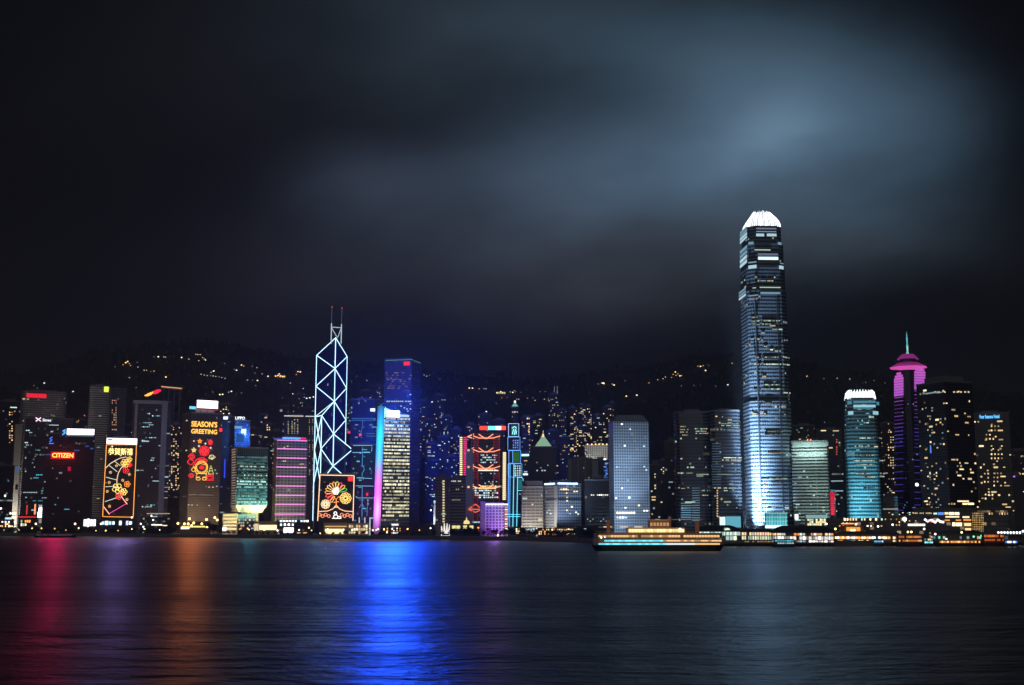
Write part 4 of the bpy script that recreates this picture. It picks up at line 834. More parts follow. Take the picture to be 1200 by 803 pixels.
for a, b_, y, m_ in ((30, 35, 504.5, eC[2]), (34, 38, 507, eC[1]), (29, 33, 518.8, eC[2]), (30, 34, 521.6, eC[1]), (28, 31, 524, eC[0]), (29, 31, 537, eC[1]), (59, 62, 506, eC[1]), (42, 58, 556.6, eT[2]), (60, 72, 558.8, eC[2]), (52, 59, 551.5, eC[1]), (27, 46, 577.2, eC[1]), (48, 56, 578, eC[0]), (29, 32, 583, eC[1]), (49, 55, 583.5, eC[1]), (38, 55, 587, eT[1])): t_.grid(a, b_, y - 1, y + 1, max(1, int((b_ - a) / 2)), 1, .85, [m_], .85, .55)
cz = tower('office_tower', 'dark reddish tower with the glowing orange letter sign on red and white roof bar', OT, 52, 109, 508, 1850, fdark(.01, .006, (.13, .085, .10), b=(.3, .6, 1), s=.3), depth=30, n=14, mats=[eC[0], eB[0], eT[1]], runs=(1, 2, 3), pyref=550, yaw=-3)
cz.board(78.5, 110.5, 502.8, 509.4, emis((.98, .88, 1), 3.0, True), thick=2, off=-.6); cz.strip(78.5, 110, 510.6, .9, emis((.3, .7, .9), .6), 'billboard_foot', 1)
cz.neon('emblem', [[(77, 503.5), (73.5, 505), (76.5, 507), (73, 510)], [(76, 504), (75, 509)]], emis((.05, .3, 1), 2.2, True), .9); cz.neon('emblem', [[(61.5, 512.5), (58.5, 514), (61, 516), (58, 518)], [(57.5, 519.8), (63, 519.8)]], emis((.05, .2, 1), 1.8, True), .8)
cz.sign('CITIZEN', 61.3, 86, 531.2, 536.4, emis((1, .55, .07), 3.2, True), off=2.4); cz.board(59.6, 87.6, 529.6, 538, emis((.85, .01, .02), .85, True), thick=.8, off=.1); cz.strip(79.5, 83, 549.5, 5, emis((.9, .02, .08), .6, True), 'sign_panel')
streak_spot(70, 534, 1838, (1, .01, .18), 2.1e5); area(P(73, 534, 1832), P(73, 534, 1850), (1, .02, .06), 2.2e3, 40, 10)  # red area fill added for the glow round the letter sign
t_ = tower('office_tower', 'tall rounded tower with pale striped floors and a yellow emblem at its crown', OT, 103, 128, 452.5, 2120, facade((.74, .74, .76), (.03, .03, .035), 3, 3.9, .04, .45, .012, 0, (1, .4, .4), COOL, .3, .3), depth=40, yaw=4, round_=7, n=8, mats=[eC[0], eW[0]])
rp = front_fp(127, 145.5, 520, 2126, 40, 4); t_.body(fdark(.01, 0, (.22, .22, .25)), zof(454, *rp[0]), 3.5, rp, 'side_wing'); t_.board(122, 127.3, 453.3, 459.3, emis((.82, .95, .08), 1.6, True), name='emblem')
t_.grid(130.5, 137, 468, 505, 3, 13, .62, [emis((1, .45, .3), .8), eW[1]], .45, .5, face=None)
t_ = tower('office_tower', 'dark framed tower crowned by a red and orange flame emblem', OT, 155, 199, 470, 2000, fdark(.02, .01, (.10, .10, .12), b=(.5, .9, 1), s=.35), depth=36, n=20, mats=[eC[0], eC[1], eG[0]], runs=(1, 2, 4), yaw=4)
for x, w_ in ((157, 3), (190.5, 6.5)):
    t_.strip(x - w_ / 2, x + w_ / 2, 540, 138, principled('grey_frame', (.34, .34, .37), .7), 'frame_pier', 1.2, .1)
t_.strip(156, 196, 471.5, 4, principled('grey_frame', (.34, .34, .37), .7), 'frame_beam', 1.4, .1)
t_.neon('emblem', [[(169.5, 463.5), (173, 463.8), (177, 462), (179, 459.5)], [(172, 462.8), (177, 460.5)]], emis((1, .40, .05), 2.4, True), 1.4); t_.neon('emblem', [[(179, 461.5), (183, 461), (188.5, 457.5)], [(179.5, 459.5), (184, 457.5), (188, 457.2)], [(180, 460.5), (186, 458.5)]], emis((1, .02, .05), 1.8, True), 1.3)
for a, b_, y in ((172, 176, 484.8), (178, 188, 487.5), (165, 178, 495.5), (163, 176, 500.3), (172, 180, 498), (175, 177, 508), (170, 183, 513), (166, 170, 516.3), (176, 183, 539.5), (163, 166, 523), (166, 178, 594), (172, 182, 592)): t_.grid(a, b_, y - 1, y + 1, max(1, int((b_ - a) / 2)), 1, .75, [eC[1], eC[2], eT[1]], .85, .55)
t_ = tower('apartment_block', 'narrow block at the far left edge with one column of warm windows', RT, -4, 21, 470, 2250, fdark(.01, 0, (.04, .04, .05)), depth=24)
t_.grid(10, 15.5, 482, 520, 2, 14, .62, [eW[1], eW[2], eO[0]], .6, .55); t_.strip(12, 20, 477.6, 1.2, eG[2])
t_ = tower('apartment_block', 'low dark block at the left edge with faint greenish windows', RT, -30, 16, 545, 1990, fdark(.03, .03, (.05, .05, .06), a=GREENW, s=.4), depth=24, n=14, mats=[eG[1], eC[0], eT[1]])
t_ = tower('apartment_tower', 'apartment tower seen in the gap right of the flame emblem tower', RT, 196, 214, 497, 2240, fres(.06), n=16, mats=[eW[1], eW[2], eY[1]]); t_.grid(197.5, 210, 508, 578, 5, 26, .32, [eW[0], eW[1], eW[2], eY[1]], .6, .55)
t_ = tower('office_tower', 'thin dark tower with a small white roof sign and a vertical blue light', OT, 257, 274, 488, 1990, fdark(.01, .0, (.05, .055, .07)), depth=24, n=6, mats=[eC[0], eB[1]]); t_.board(261.8, 267, 488.4, 491.6, emis((.75, .92, 1), 2), thick=.8); t_.vstrip(263.3, 1.2, 538, 560, emis((.05, .08, 1), 1.2), 'light_line')
t_ = tower('office_tower', 'blue glowing tower with small white letters on its roof edge', OT, 274, 292, 493, 1980, facade((.10, .12, .2), (.02, .05, .12), 2.6, 3.8, .1, .3, .05, .1, (.2, .5, 1), (.1, .3, 1), .7, .2), depth=26)
t_.sign('LIPPO', 275.8, 287, 488.4, 491.8, emis((.85, .92, 1), 2.2)); t_.strip(283, 288.5, 505.5, 5, emis((.55, .8, 1), 2.4, True), 'lit_panel', 1); t_.strip(275, 284, 501, 3, emis((.25, .55, .75), .8), 'lit_panel', .6); t_.strip(277, 286, 513, 10, emis((.03, .18, .65), .5), 'lit_panel', .5)
area(P(285, 506, 1960), P(280, 520, 1980), (.08, .3, 1), 6e4, 6, 6)
t_ = tower('apartment_tower', 'apartment tower rising behind the white roof billboard', RT, 248, 273, 474, 2420, fres(.03), n=8); t_.grid(257, 270, 470 + 6, 486, 4, 4, .4, [eW[1], eY[2]], .5, .5)
t_ = tower('office_tower', 'tower behind the pink-lined slab with rows of tiny white dots under a white roof line', OT, 332, 357, 488, 2060, facade((.06, .06, .08), (.012, .012, .02), 2.4, 3.4, .5, .5, .0, 0), depth=24)
t_.strip(333, 355.5, 487.6, 1, emis((1, .9, .8), .9), 'roof_line', .6); [t_.grid(x, x + 2.6, 491, 509, 1, 9, .85, [eY[0], eC[0], eY[1]], .55, .5) for x in (336.5, 341, 344, 347.5)]
t_ = tower('office_tower', 'narrow tower beside the braced tower with two columns of white dots', OT, 357, 371, 488.5, 2020, facade((.06, .05, .07), (.012, .012, .02), 2.4, 3.4, .5, .5, .02, 0), depth=24); t_.strip(358, 369, 488, 1, emis((.9, .95, 1), .8), 'roof_line', .6)
[t_.grid(x, x + 2.2, 491, 560, 1, 26, .6, [eC[0], eY[0], eW[0]], .5, .5) for x in (361.5, 365.3)]
t_ = tower('apartment_tower', 'short apartment tower between the teal block and the pink-lined slab', RT, 306, 322, 497, 2200, fres(.03), n=10); t_.grid(312, 317, 497, 505, 2, 3, .8, [eW[2], eY[1]], .6, .5)
# blue towers right of the braced tower
bt = facade((.03, .04, .08), (.015, .02, .05), 2.4, 3.8, .1, .3, .03, .01, (.2, .5, 1), COOL, .5, .2)
t_ = tower('office_tower', 'blue tinted tower with angular lit outlines right of the braced tower', OT, 411, 442, 521, 1780, bt, depth=28, n=26, mats=[eT[1], eB[1], eC[0], eT[2]], runs=(1, 1, 2, 3))
hl = emis((.28, .68, 1), 1.1); dl_ = emis((.15, .45, .95), .7)
t_.neon('neon_outline', [[(414, 522.2), (436, 522.2), (435.5, 529)], [(413, 530.5), (434, 530.5)]], hl, .5); t_.neon('neon_outline', [[(417, 569.5), (438, 569.8)], [(418, 583.5), (438, 583.8)], [(420, 560), (436, 561)]], hl, .45)
t_.neon('neon_outline', [[(425, 524), (424.5, 545), (427, 550), (424, 556), (426, 562)], [(424.6, 570), (424.2, 606)], [(421, 595), (424, 590), (427, 595)]], dl_, .6); t_.neon('neon_outline', [[(431, 585), (430, 605)], [(420.5, 586), (427, 586)]], dl_, .45)
t_.strip(429, 431.5, 579.5, 3.5, emis((1, .05, .12), 1), 'sign_panel')
t_ = tower('office_tower', 'taller blue tower behind the outlined blue tower with two red lamps', OT, 410, 444, 468, 2010, bt, depth=28, n=24, mats=[eB[1], eT[1], eC[0]], runs=(1, 2, 3))
t_.strip(434, 439.5, 480.5, 3.4, emis((.8, .9, 1), 2.2), 'roof_sign', 1); t_.neon('neon_outline', [[(412, 490.5), (440, 490.5)], [(412, 492.6), (440, 492.6)], [(425, 493), (424, 505), (421, 512)], [(429, 508), (440, 508.6)], [(429, 511), (440, 511.6)]], dl_, .35)
for x, y in ((408.8, 506.8), (422.2, 509.6)): t_.strip(x - 1.5, x + 1.5, y, 2.8, emis((1, .03, .06), 1.4), 'red_lamp', 1)
# grey civic blocks in the middle
t_ = tower('office_block', 'grey block with a single column of square lights left of the striped block', 'office block', 510.5, 526.5, 560, 1470, facade((.22, .21, .2), (.03, .03, .03), 3, 3.5, .3, .5, .0, 0), depth=24, corner=None, n=3, mats=[eG[0]])
[t_.strip(518.6, 521, 564 + k * 3.15, 1.7, eY[1]) for k in range(16)]
t_ = tower('office_block', 'dark block with horizontal louvres and a small white sign above', 'office block', 526.8, 545.6, 561, 1480, facade((.30, .30, .31), (.018, .018, .02), 40, 3.6, .02, .35, .0, 0), depth=24); t_.grid(528.5, 540.5, 563, 565, 6, 1, .9, [eWh[1], eWh[0]], .9, .8, name='sign_panel'); t_.grid(529, 543, 569, 575, 6, 2, .25, [eY[0]], .5, .4); t_.grid(529, 542, 585, 587, 6, 1, .8, [eY[0]], .6, .5)
t_ = tower('office_block', 'plain brownish grey block with a darker rounded top beside the neon outlined tower', 'office block', 611.5, 636.5, 571, 1400, facade((.26, .24, .23), (.05, .05, .05), 5, 3.4, .1, .5, .004, 0, WARM2, GREENW, .6), depth=28, n=6, mats=[eG[1], eY[1]]); t_.body(principled('dark_cladding', (.08, .08, .085), .7), t_.top(563.5), t_.top(571), rounded(scale_fp(t_.poly, .96), 6), 'attic', faces=False)
t_ = tower('hotel', 'hotel block with two bright blue-white tubes along its roof edge', 'hotel', 636.5, 681, 567.5, 1380, facade((.34, .34, .36), (.03, .05, .08), 2.9, 3.2, .3, .42, .015, 0, WARM2, COOL, .5), depth=26, corner=(652.5, 28))
tb = emis((.55, .72, 1), 2.8, True); t_.strip(639, 650.5, 567.2, 1.8, tb, 'roof_tube', .8, .4); t_.strip(653.5, 676.5, 566.8, 1.9, tb, 'roof_tube', .8, .4)
[t_.strip(x - .9, x + .9, y, 1.5, m_) for x, y, m_ in ((657.5, 573.5, eW[2]), (660.5, 573.5, eY[3]), (663.5, 573.5, eY[3]), (666, 574, eW[1]), (664, 578, eW[2]), (673, 576, eY[2]), (676, 576, eY[2]), (664.5, 583, eY[1]), (664.5, 587, eY[2]), (670, 594, eY[3]), (664.3, 598, eY[2]), (675, 600.5, eG[3]), (677.5, 602.5, eG[2]), (668, 602, eC[1]), (644, 598, eC[1]), (641.5, 600.5, eC[1]), (645.5, 602, eC[2]), (656.5, 602.5, eB[1]))]
t_.strip(640, 681, 585.2, 1.6, principled('shadow_floor', (.03, .03, .03), .8), 'recess_shade', .5, .1); t_.vstrip(651.8, 3, 570, 617, principled('pale_pier', (.42, .40, .38), .7, 0, .1, .1), 'corner_pier', .8)  # dark strip on the wall paints the shade of a set-back floor
spot(665, 626, 1345, 665, 590, 1375, (.4, .62, 1), 1.5e5, 70); spot(643, 626, 1345, 645, 595, 1375, (.9, .8, .75), 6e4, 60); area(P(622, 622, 1375), P(622, 600, 1400), (1, .95, .8), 2.5e4, 30, 3)
t_ = tower('office_tower', 'dark tower capped by a glowing pale green pyramid roof', OT, 621, 652, 524, 1760, fdark(.008, .004, (.05, .06, .06), a=GREENW), depth=26, n=8, mats=[eC[0], eG[0]])
ce = t_.root.location; wp = 9.6 * 1760 / F; yb, yt = zof(523.6, ce.x, ce.y), zof(512.5, ce.x, ce.y); pc = P(636.5, 520, ce.y)
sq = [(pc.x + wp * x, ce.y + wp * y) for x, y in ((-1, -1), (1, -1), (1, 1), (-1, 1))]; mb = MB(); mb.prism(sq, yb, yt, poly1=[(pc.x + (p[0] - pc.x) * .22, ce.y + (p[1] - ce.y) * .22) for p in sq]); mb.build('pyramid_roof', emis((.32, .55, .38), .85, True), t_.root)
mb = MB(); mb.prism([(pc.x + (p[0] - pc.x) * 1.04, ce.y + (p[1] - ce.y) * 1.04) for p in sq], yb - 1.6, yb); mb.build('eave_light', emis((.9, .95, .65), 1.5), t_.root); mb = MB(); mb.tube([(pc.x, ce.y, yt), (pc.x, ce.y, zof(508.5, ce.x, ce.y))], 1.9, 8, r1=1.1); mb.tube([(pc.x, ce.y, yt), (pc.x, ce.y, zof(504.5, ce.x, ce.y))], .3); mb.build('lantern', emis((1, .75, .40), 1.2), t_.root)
t_.grid(628, 640, 550, 553, 4, 1, .8, [eC[1]], .7, .5)
t_ = tower('office_tower', 'low tower with cyan lit roof edge behind the neon outlined tower', OT, 608, 624, 532, 1900, fdark(.02, .01, (.05, .05, .06)), n=6, mats=[eC[1], eW[1]]); t_.strip(611, 620, 533.5, 2.4, emis((.55, .95, .95), 1.6), 'roof_line', .8); t_.strip(613, 618.5, 556, 1.6, eWh[2])
t_ = tower('apartment_tower', 'slender tower with a small lit teal cap and spire standing high behind', RT, 599.5, 607.5, 477, 2480, fres(.05), n=6); p = P(603.5, 476, 2480); mb = MB(); mb.tube([(p.x, p.y + 6, p.z - 1), (p.x, p.y + 6, P(0, 471.5, 2480).z)], 8, 6, r1=1); mb.build('cap', emis((.25, .65, .55), .8), t_.root); mb = MB(); mb.ball((p.x, p.y + 6, P(0, 470.5, 2480).z), 2.2); mb.build('lantern', eWh[2], t_.root); t_.grid(599.7, 607.3, 482, 484, 4, 1, 1, [eY[1]], .6, .6)
t_ = tower('office_tower', 'glass block with thin vertical white lines right of the pyramid roofed tower', OT, 665, 694.5, 538, 1690, facade((.14, .14, .15), (.02, .02, .025), 9, 60, .06, .0, 0, 0), depth=26, n=5, mats=[eC[0], eW[0]])
t_.vstrip(668, 4, 539, 580, principled('pale_strip', (.3, .3, .31), .6), 'pale_fin', .6); t_.vstrip(696.5, 0.5, 539, 600, CONC, 'pale_fin')
for x in (678, 686): t_.vstrip(x, .6, 539, 605, principled('grey_line', (.4, .42, .44), .5), 'pale_fin', .5)
t_ = tower('office_block', 'squat office block with a fine white window grid and lamps on its roof', OT, 685.5, 713, 522, 1780, facade((.44, .43, .42), (.03, .03, .03), 3.1, 3.0, .35, .35, .03, 0, GREENW, COOL, .3), depth=24, n=10, mats=[eG[0], eG[1], eY[1]], plant=False); area(P(698, 545, 1740), P(698, 533, 1780), (1, 1, .95), 2.2e4, 20, 3)
for x in (688.5, 693.5, 698, 702, 706.5, 711): t_.strip(x - .7, x + .7, 520.8, 1.4, eW[3], 'roof_lamp', 1, .3)
t_ = tower('office_block', 'block with a pale vertical face beside the gridded tower, blue lights at its edge', OT, 694, 714, 539, 1640, fdark(.01, .0, (.07, .08, .09)), depth=22); t_.vstrip(697.5, 7, 540, 560, principled('pale_panel', (.36, .40, .38), .6), 'pale_panel', .6); [t_.strip(707 + random.random() * 4, 710 + random.random() * 3, 543 + k * 2.1, 1.4, random.choice((eB[1], eB[2], eB[0]))) for k in range(9)]; t_.strip(707.3, 710.5, 538.3, 1.4, eWh[2])
t_ = tower('office_block', 'dark block with one row of white windows left of the pale gridded tower', 'office block', 685, 713.6, 563, 1400, fdark(.004, .0, (.035, .037, .045)), depth=24); t_.grid(692, 713, 579, 581.4, 9, 1, .85, [eWh[1], eWh[2]], .75, .6); t_.grid(687, 712, 605, 612, 8, 3, .25, [eC[1], eG[1]], .5, .4)
# towers right of the pale gridded tower
t_ = tower('office_tower', 'narrow dark tower just right of the pale gridded tower', OT, 761.5, 774, 545, 1480, fdark(.03, .01, (.06, .065, .08), a=WARM2), depth=22, n=14, mats=[eG[1], eY[1], eC[1], eW[1]])
t_ = tower('apartment_tower', 'apartment tower behind the gap right of the pale gridded tower', RT, 772, 788, 540, 2200, fres(.05), n=14, mats=[eW[1], eY[2], eW[2]])
t_ = tower('office_tower', 'dark stepped office tower left of the twin rounded towers', OT, 779, 796, 517, 1560, fdark(.006, .0, (.05, .06, .08)), depth=24, n=5, mats=[eC[0], eB[0]])
ef = lambda: facade((.16, .18, .21), (.025, .03, .04), 2.4, 3.9, .06, .42, .012, .02, GREENW, WARM2, .28, .2)
t_ = tower('office_tower', 'left of two rounded dark glass towers, upper floors greenish lit', OT, 791.5, 834, 484, 1450, ef(), depth=34, yaw=4, round_=9, n=22, mats=[eG[0], eC[0], eG[1]], runs=(1, 2, 3))
for a, b_, y in ((797, 806, 500), (797, 807, 503.5), (797, 806, 506.5), (797, 806, 510), (814, 829, 502.5), (815, 830, 505.5), (815, 830, 508), (794, 812, 554.5), (814, 830, 556), (798, 803, 572.5), (822, 830, 575), (823, 830, 580.5)): t_.grid(a, b_, y - 1, y + 1, max(2, int((b_ - a) / 2)), 1, .85, [eG[0], eG[1], eY[0]], .9, .5)
for k in range(14): t_.strip(811, 820, 572 + k * 2.9, .9, emis((.35, .6, .8), .22 + k * .02), 'lit_floor')
for k in range(8): t_.strip(798, 810, 590 + k * 2.7, 1.0, emis((.30, .65, .9), .35 + .03 * k), 'lit_floor')
spot(804, 630, 1400, 806, 590, 1450, (.3, .65, 1), 1.3e5, 60); spot(805, 630, 1390, 806, 540, 1450, (.3, .6, 1), 1.8e5, 40)
t_ = tower('office_tower', 'right of two rounded dark glass towers, crossed by a pale yellow lit floor', OT, 833.5, 869, 482.5, 1430, ef(), depth=34, yaw=4, round_=9, n=20, mats=[eG[0], eC[0], eY[0]], runs=(1, 2, 3))
for a, b_, y, m_ in ((845, 866, 496.5, eG[0]), (845, 867, 498.8, eG[1]), (848, 868, 503.8, eG[0]), (846, 869, 536.5, eG[2]), (846, 869, 539.2, eY[1]), (838, 866, 556, eG[0]), (837, 845, 572, eY[1]), (848, 862, 572, eG[1]), (848, 853, 575, eG[1]), (838, 841, 488, eW[2])): t_.grid(a, b_, y - 1, y + 1, max(1, int((b_ - a) / 2)), 1, .85, [m_], .9, .55)
[t_.strip(840, 841.4, 575 + k * 3, 1.6, eW[1]) for k in range(11)]; [t_.strip(834.5, 845, 520 + k * 3, .8, emis((.3, .5, .75), .2), 'lit_floor') for k in range(18)]; spot(840, 630, 1380, 838, 580, 1430, (.25, .5, 1), 5e4, 50)
t_ = tower('office_tower', 'pale striped block between the two crowned skyscrapers', OT, 928, 971, 518, 1400, facade((.46, .48, .46), (.02, .025, .025), 40, 3.6, .01, .46, .012, 0, GREENW, COOL, .4), depth=26, yaw=-3, n=14, mats=[eG[1], eC[1], eG[0]], plant=True, round_=2)
t_.strip(928.6, 970.4, 520.5, 5, principled('grey_attic', (.34, .37, .36), .7), 'attic_band', .6); spot(958, 628, 1340, 958, 585, 1400, (.62, .95, .90), 1.1e5, 60); spot(958, 628, 1335, 958, 540, 1400, (.62, .95, .90), 1.6e5, 38); area(P(948, 531, 1380), P(948, 522, 1400), (.6, .9, .85), 1.2e4, 30, 2)
for x in (946.5, 950): t_.strip(x - .7, x + .7, 515.6, 1.6, emis((1, .3, .08), 2), 'roof_lamp', 1)
t_ = tower('office_block', 'thin block glowing red beside the pale striped block', OT, 970.5, 979, 575.5, 1480, facade((.2, .05, .06), (.06, .02, .02), 2.4, 3.2, .2, .3), depth=16, plant=False); [t_.strip(971.3, 977.4 + (k % 3) * .4, 577.5 + k * 2.5, 1.9, emis((1, .02, .07), .8 + .05 * k, True), 'red_light_panel') for k in range(11)]
t_ = tower('office_tower', 'dark tower behind the red glowing block with a warm red light column', OT, 958, 988, 504, 1800, fdark(.02, .01, (.05, .055, .065)), depth=24, n=20, mats=[eC[0], eG[1], eW[1]]); t_.strip(962, 968, 504.8, 1, eY[2]); t_.strip(976, 983, 505, 1, eY[1]); t_.grid(979.5, 981.6, 514, 534, 1, 7, .9, [emis((1, .15, .06), .8)], .7, .6); t_.strip(974, 988, 563.8, .9, eC[1]); t_.strip(973, 988, 575.4, .9, eC[1])
t_ = tower('apartment_tower', 'apartment tower between the pale striped block and the hills', RT, 930, 956, 499, 2250, fres(.03), n=12, mats=[eW[0], eC[0], eY[1]])
t_ = tower('apartment_tower', 'warm lit apartment tower between the aqua tower and the pagoda tower', RT, 1033, 1050, 496, 2150, fres(.05), n=14); t_.grid(1040, 1048, 505, 550, 3, 15, .5, [eW[1], eW[2], eY[1]], .5, .5)
t_ = tower('office_block', 'low grey louvred block at the foot of the pagoda tower', 'office block', 1034, 1052, 583, 1500, facade((.34, .36, .38), (.03, .03, .03), 30, 3, .01, .5), depth=18, n=0)
hw = [eW[0], eW[1], eW[2], eY[1], eY[2]]
t_ = tower('hotel_tower', 'broad dark tower dotted with warm windows, pale glass on its left side', 'hotel', 1077, 1143, 447, 1290, facade((.06, .062, .07), (.02, .025, .03), 3.0, 3.3, .25, .35, .012, 0, WARM, WARM2, .6), corner=(1110, 42), n=62, mats=hw, bay=3.2, floor=3.3, runs=(1, 1, 1, 2), h=.46)
[t_.strip(1078 + random.random() * 28, 1080 + random.random() * 28, 459 + random.random() * 2, 1, eC[0]) for _ in range(6)]; [t_.strip(x, x + 1.8, 459.5, 1.6, eY[1]) for x in (1095, 1099.5, 1106, 1117, 1121, 1125, 1130, 1134)]
t_.grid(1084, 1106, 470, 600, 9, 40, .1, [emis((.25, .35, .45), .3), eC[0], eW[0]], .7, .5); t_.strip(1122, 1135, 587.5, 1.6, eY[2]); t_.strip(1134, 1141, 590.5, 2, eY[3]); t_.strip(1128, 1133, 590.5, 2, eW[3]); t_.vstrip(1090.8, .9, 522, 531, eB[2]); t_.plant(.7, 7)
spot(1085, 628, 1240, 1092, 560, 1290, (.7, .8, 1), 2.2e4, 50)
t_ = tower('hotel_tower', 'dark hotel with a small blue lettered roof sign and grouped warm windows', 'hotel', 1143, 1186, 485, 1330, facade((.05, .05, .055), (.015, .017, .02), 3.0, 3.3, .3, .35, .008, 0, WARM, WARM2, .5), depth=26, yaw=4, n=44, mats=hw, bay=3.2, floor=3.3, runs=(1, 1, 2), h=.46)
t_.sign('Four Seasons Hotel', 1148, 1171, 486.2, 490.4, emis((.12, .5, 1), 2.2, True))
for cx, cy, nx_, ny_ in ((1156, 560, 2, 3), (1169, 562, 3, 4), (1168, 530, 4, 4), (1166, 502, 3, 2), (1160, 512, 3, 2), (1159, 582, 3, 2)): t_.grid(cx - nx_ * 2, cx + nx_ * 2, cy - ny_ * 2.4, cy + ny_ * 2.4, nx_, ny_, .75, hw, .42, .36)
t_ = tower('apartment_tower', 'apartment tower at the far right edge with scattered warm windows', RT, 1183, 1206, 528, 1900, fres(.05), n=26, mats=hw)
t_ = tower('office_tower', 'slim dark slab at the right edge with a violet light on its top', OT, 1184, 1199, 558, 1420, fdark(.0, .0, (.07, .07, .08), band=.5), depth=18); t_.strip(1184.5, 1189.5, 558.6, 1.4, emis((.35, .15, 1), 2), 'roof_line', .8)
# hillside residential towers
RES = [
 (214, 226, 512, 2320, 8, 'dim apartment tower between the warm gap tower and the holiday neon tower'), (262, 272, 508, 2360, 7, 'dim apartment tower behind the thin tower with the blue light line'), (302, 314, 486, 2520, 8, 'dim apartment tower higher on the slope above the teal block'), (316, 330, 505, 2180, 10, 'dark apartment tower touching the left side of the pink-lined slab'), (326, 338, 476, 2580, 7, 'dim apartment tower above the white dotted tower roof line'), (355, 368, 478, 2500, 7, 'dim apartment tower just left of the braced tower shoulder'),
 (404, 414, 470, 2560, 9, 'dim bluish apartment tower in the gap right of the braced tower'), (420, 434, 458, 2680, 7, 'dim bluish apartment tower over the roof of the taller blue tower'), (484, 494, 500, 2380, 10, 'dim bluish tower half hidden by the flat topped tower'), (503, 515, 540, 2120, 12, 'low bluish tower with warm spots above the black hall'), (523, 536, 535, 2130, 12, 'low apartment tower left of the pink stair lights'), (545, 558, 498, 2420, 9, 'dim tower in the row above the grey stair shaft'),
 (612, 622, 510, 2240, 10, 'lower dim tower beside the cyan roof edge tower'), (645, 652, 520, 2190, 9, 'low dim tower squeezed between pyramid roof and glass block'), (676, 685, 500, 2300, 16, 'lower warm tower in front of the brightest warm tower'), (714, 722, 472, 2540, 10, 'slim tower rising just over the left corner of the pale gridded tower'), # px0, px1, top, D, n, label
 (491, 500, 470, 2460, 9, 'slender hillside tower just right of the flat topped blue tower'), (499, 507, 492, 2330, 12, 'short bluish hillside tower standing lower in the row beside the blue glow'), (508, 520, 463, 2620, 9, 'highest of the dim blue hillside towers left of the trussed tower'), (519, 530, 488, 2380, 14, 'dim hillside tower midway between the blue glow and the trussed tower'),
 (528, 541, 503, 2240, 14, 'low hillside tower nearest to the pink stair lights'), (498, 512, 520, 2150, 14, 'dark low tower above the white lit obelisk'), (512, 527, 512, 2160, 12, 'dark low tower above the grey block with the light column'),
 (611, 625, 489, 2330, 8, 'hillside tower with one bright warm column left of the pyramid roof'), (624, 638, 487, 2420, 12, 'hillside tower directly above the pyramid roof'), (643, 655, 462, 2620, 16, 'tall hillside tower with a twin spire top'), (655, 664, 480, 2420, 16, 'narrow hillside tower with greenish windows right of the twin spire top'),
 (666, 677, 478, 2450, 22, 'bright warm windowed tower in the centre of the hillside row'), (678, 687, 474, 2470, 26, 'brightest warm windowed tower in the hillside row'), (686, 694, 476, 2480, 22, 'narrow tower pressed against the brightest warm tower'), (695, 706, 486, 2380, 16, 'hillside tower above the squat white gridded block'), (707, 719, 477, 2460, 20, 'hillside tower just left of the pale gridded tower top'),
 (640, 655, 505, 2250, 10, 'lower dark tower right of the pyramid roof with sparse windows'), (656, 668, 512, 2200, 12, 'lower dark tower behind the glass block with vertical lines'), (560, 576, 486, 2500, 7, 'dim hillside tower above the red roof beam'), (578, 592, 492, 2420, 7, 'dim hillside tower behind the neon outlined tower'),
 (288, 302, 502, 2300, 8, 'dim apartment tower behind the teal lit block'), (342, 356, 462, 2640, 7, 'apartment tower high on the slope left of the braced tower'), (436, 449, 452, 2640, 7, 'apartment tower high on the slope between the braced and blue towers'), (86, 102, 492, 2450, 6, 'dim apartment tower behind the white roof bar'), (146, 156, 498, 2400, 5, 'dim apartment tower in the gap left of the flame emblem tower'),
 (1000, 1016, 505, 2300, 4, 'dim apartment tower hidden mostly behind the aqua tower'), (738, 752, 488, 2500, 4, 'dim apartment tower behind the pale gridded tower'), (862, 870, 505, 2300, 3, 'dim apartment tower peeking left of the tallest skyscraper')]
for a, b_, top, D, n_, lab in RES:
    if lab.startswith('dim apartment tower hidden') or 'behind the pale gridded' in lab or 'peeking' in lab: continue
    cool = a < 560 and a > 430
    mt = ([eC[0], eC[1], emis((.7, .6, 1), .6), eW[1], eC[2]] if cool else ([eW[0], eW[1], eW[2], eW[3], eY[2], eY[1], eC[1], eY[0]] if 664 < a < 708 else [eW[0], eW[1], eY[1], eG[0], eG[1], eY[0], eC[1]]))
    t_ = tower('apartment_tower', lab, RT, a, b_, top, D, fres(.02, s=.35), depth=20, n=int(n_ * 1.5), mats=mt, bay=3.4, floor=3.1, group='towers on the hillside', zlo=.3, h=.5, runs=(1, 1, 1, 2))
    if lab.endswith('with a twin spire top'):
        for x in (649.6, 653): p = P(x, 452.5, D + 6); mb = MB(); mb.tube([(p.x, p.y, t_.z1 - 1), (p.x, p.y, p.z)], 1.4, 5, r1=.4); mb.build('spire', emis((.5, .55, .6), .35), t_.root)
    if 'one bright warm column' in lab: t_.grid(617, 621, 489, 536, 2, 15, .6, [eW[2], eY[2], eW[3]], .6, .5)
# ================================================================== waterfront
def low(name, label, cat, px0, px1, top, back, mat, depth=16, D=None, z0=3.5):
    D = D or shore_D((px0 + px1) / 2) + back
    b_ = Bld(name, label, cat, front_fp(px0, px1, 622, D, depth), z0); b_.body(mat, max(b_.top(top), z0 + 2)); return b_
cream_ = principled('cream_render', (.55, .48, .38), .8, 0, .15, .2)
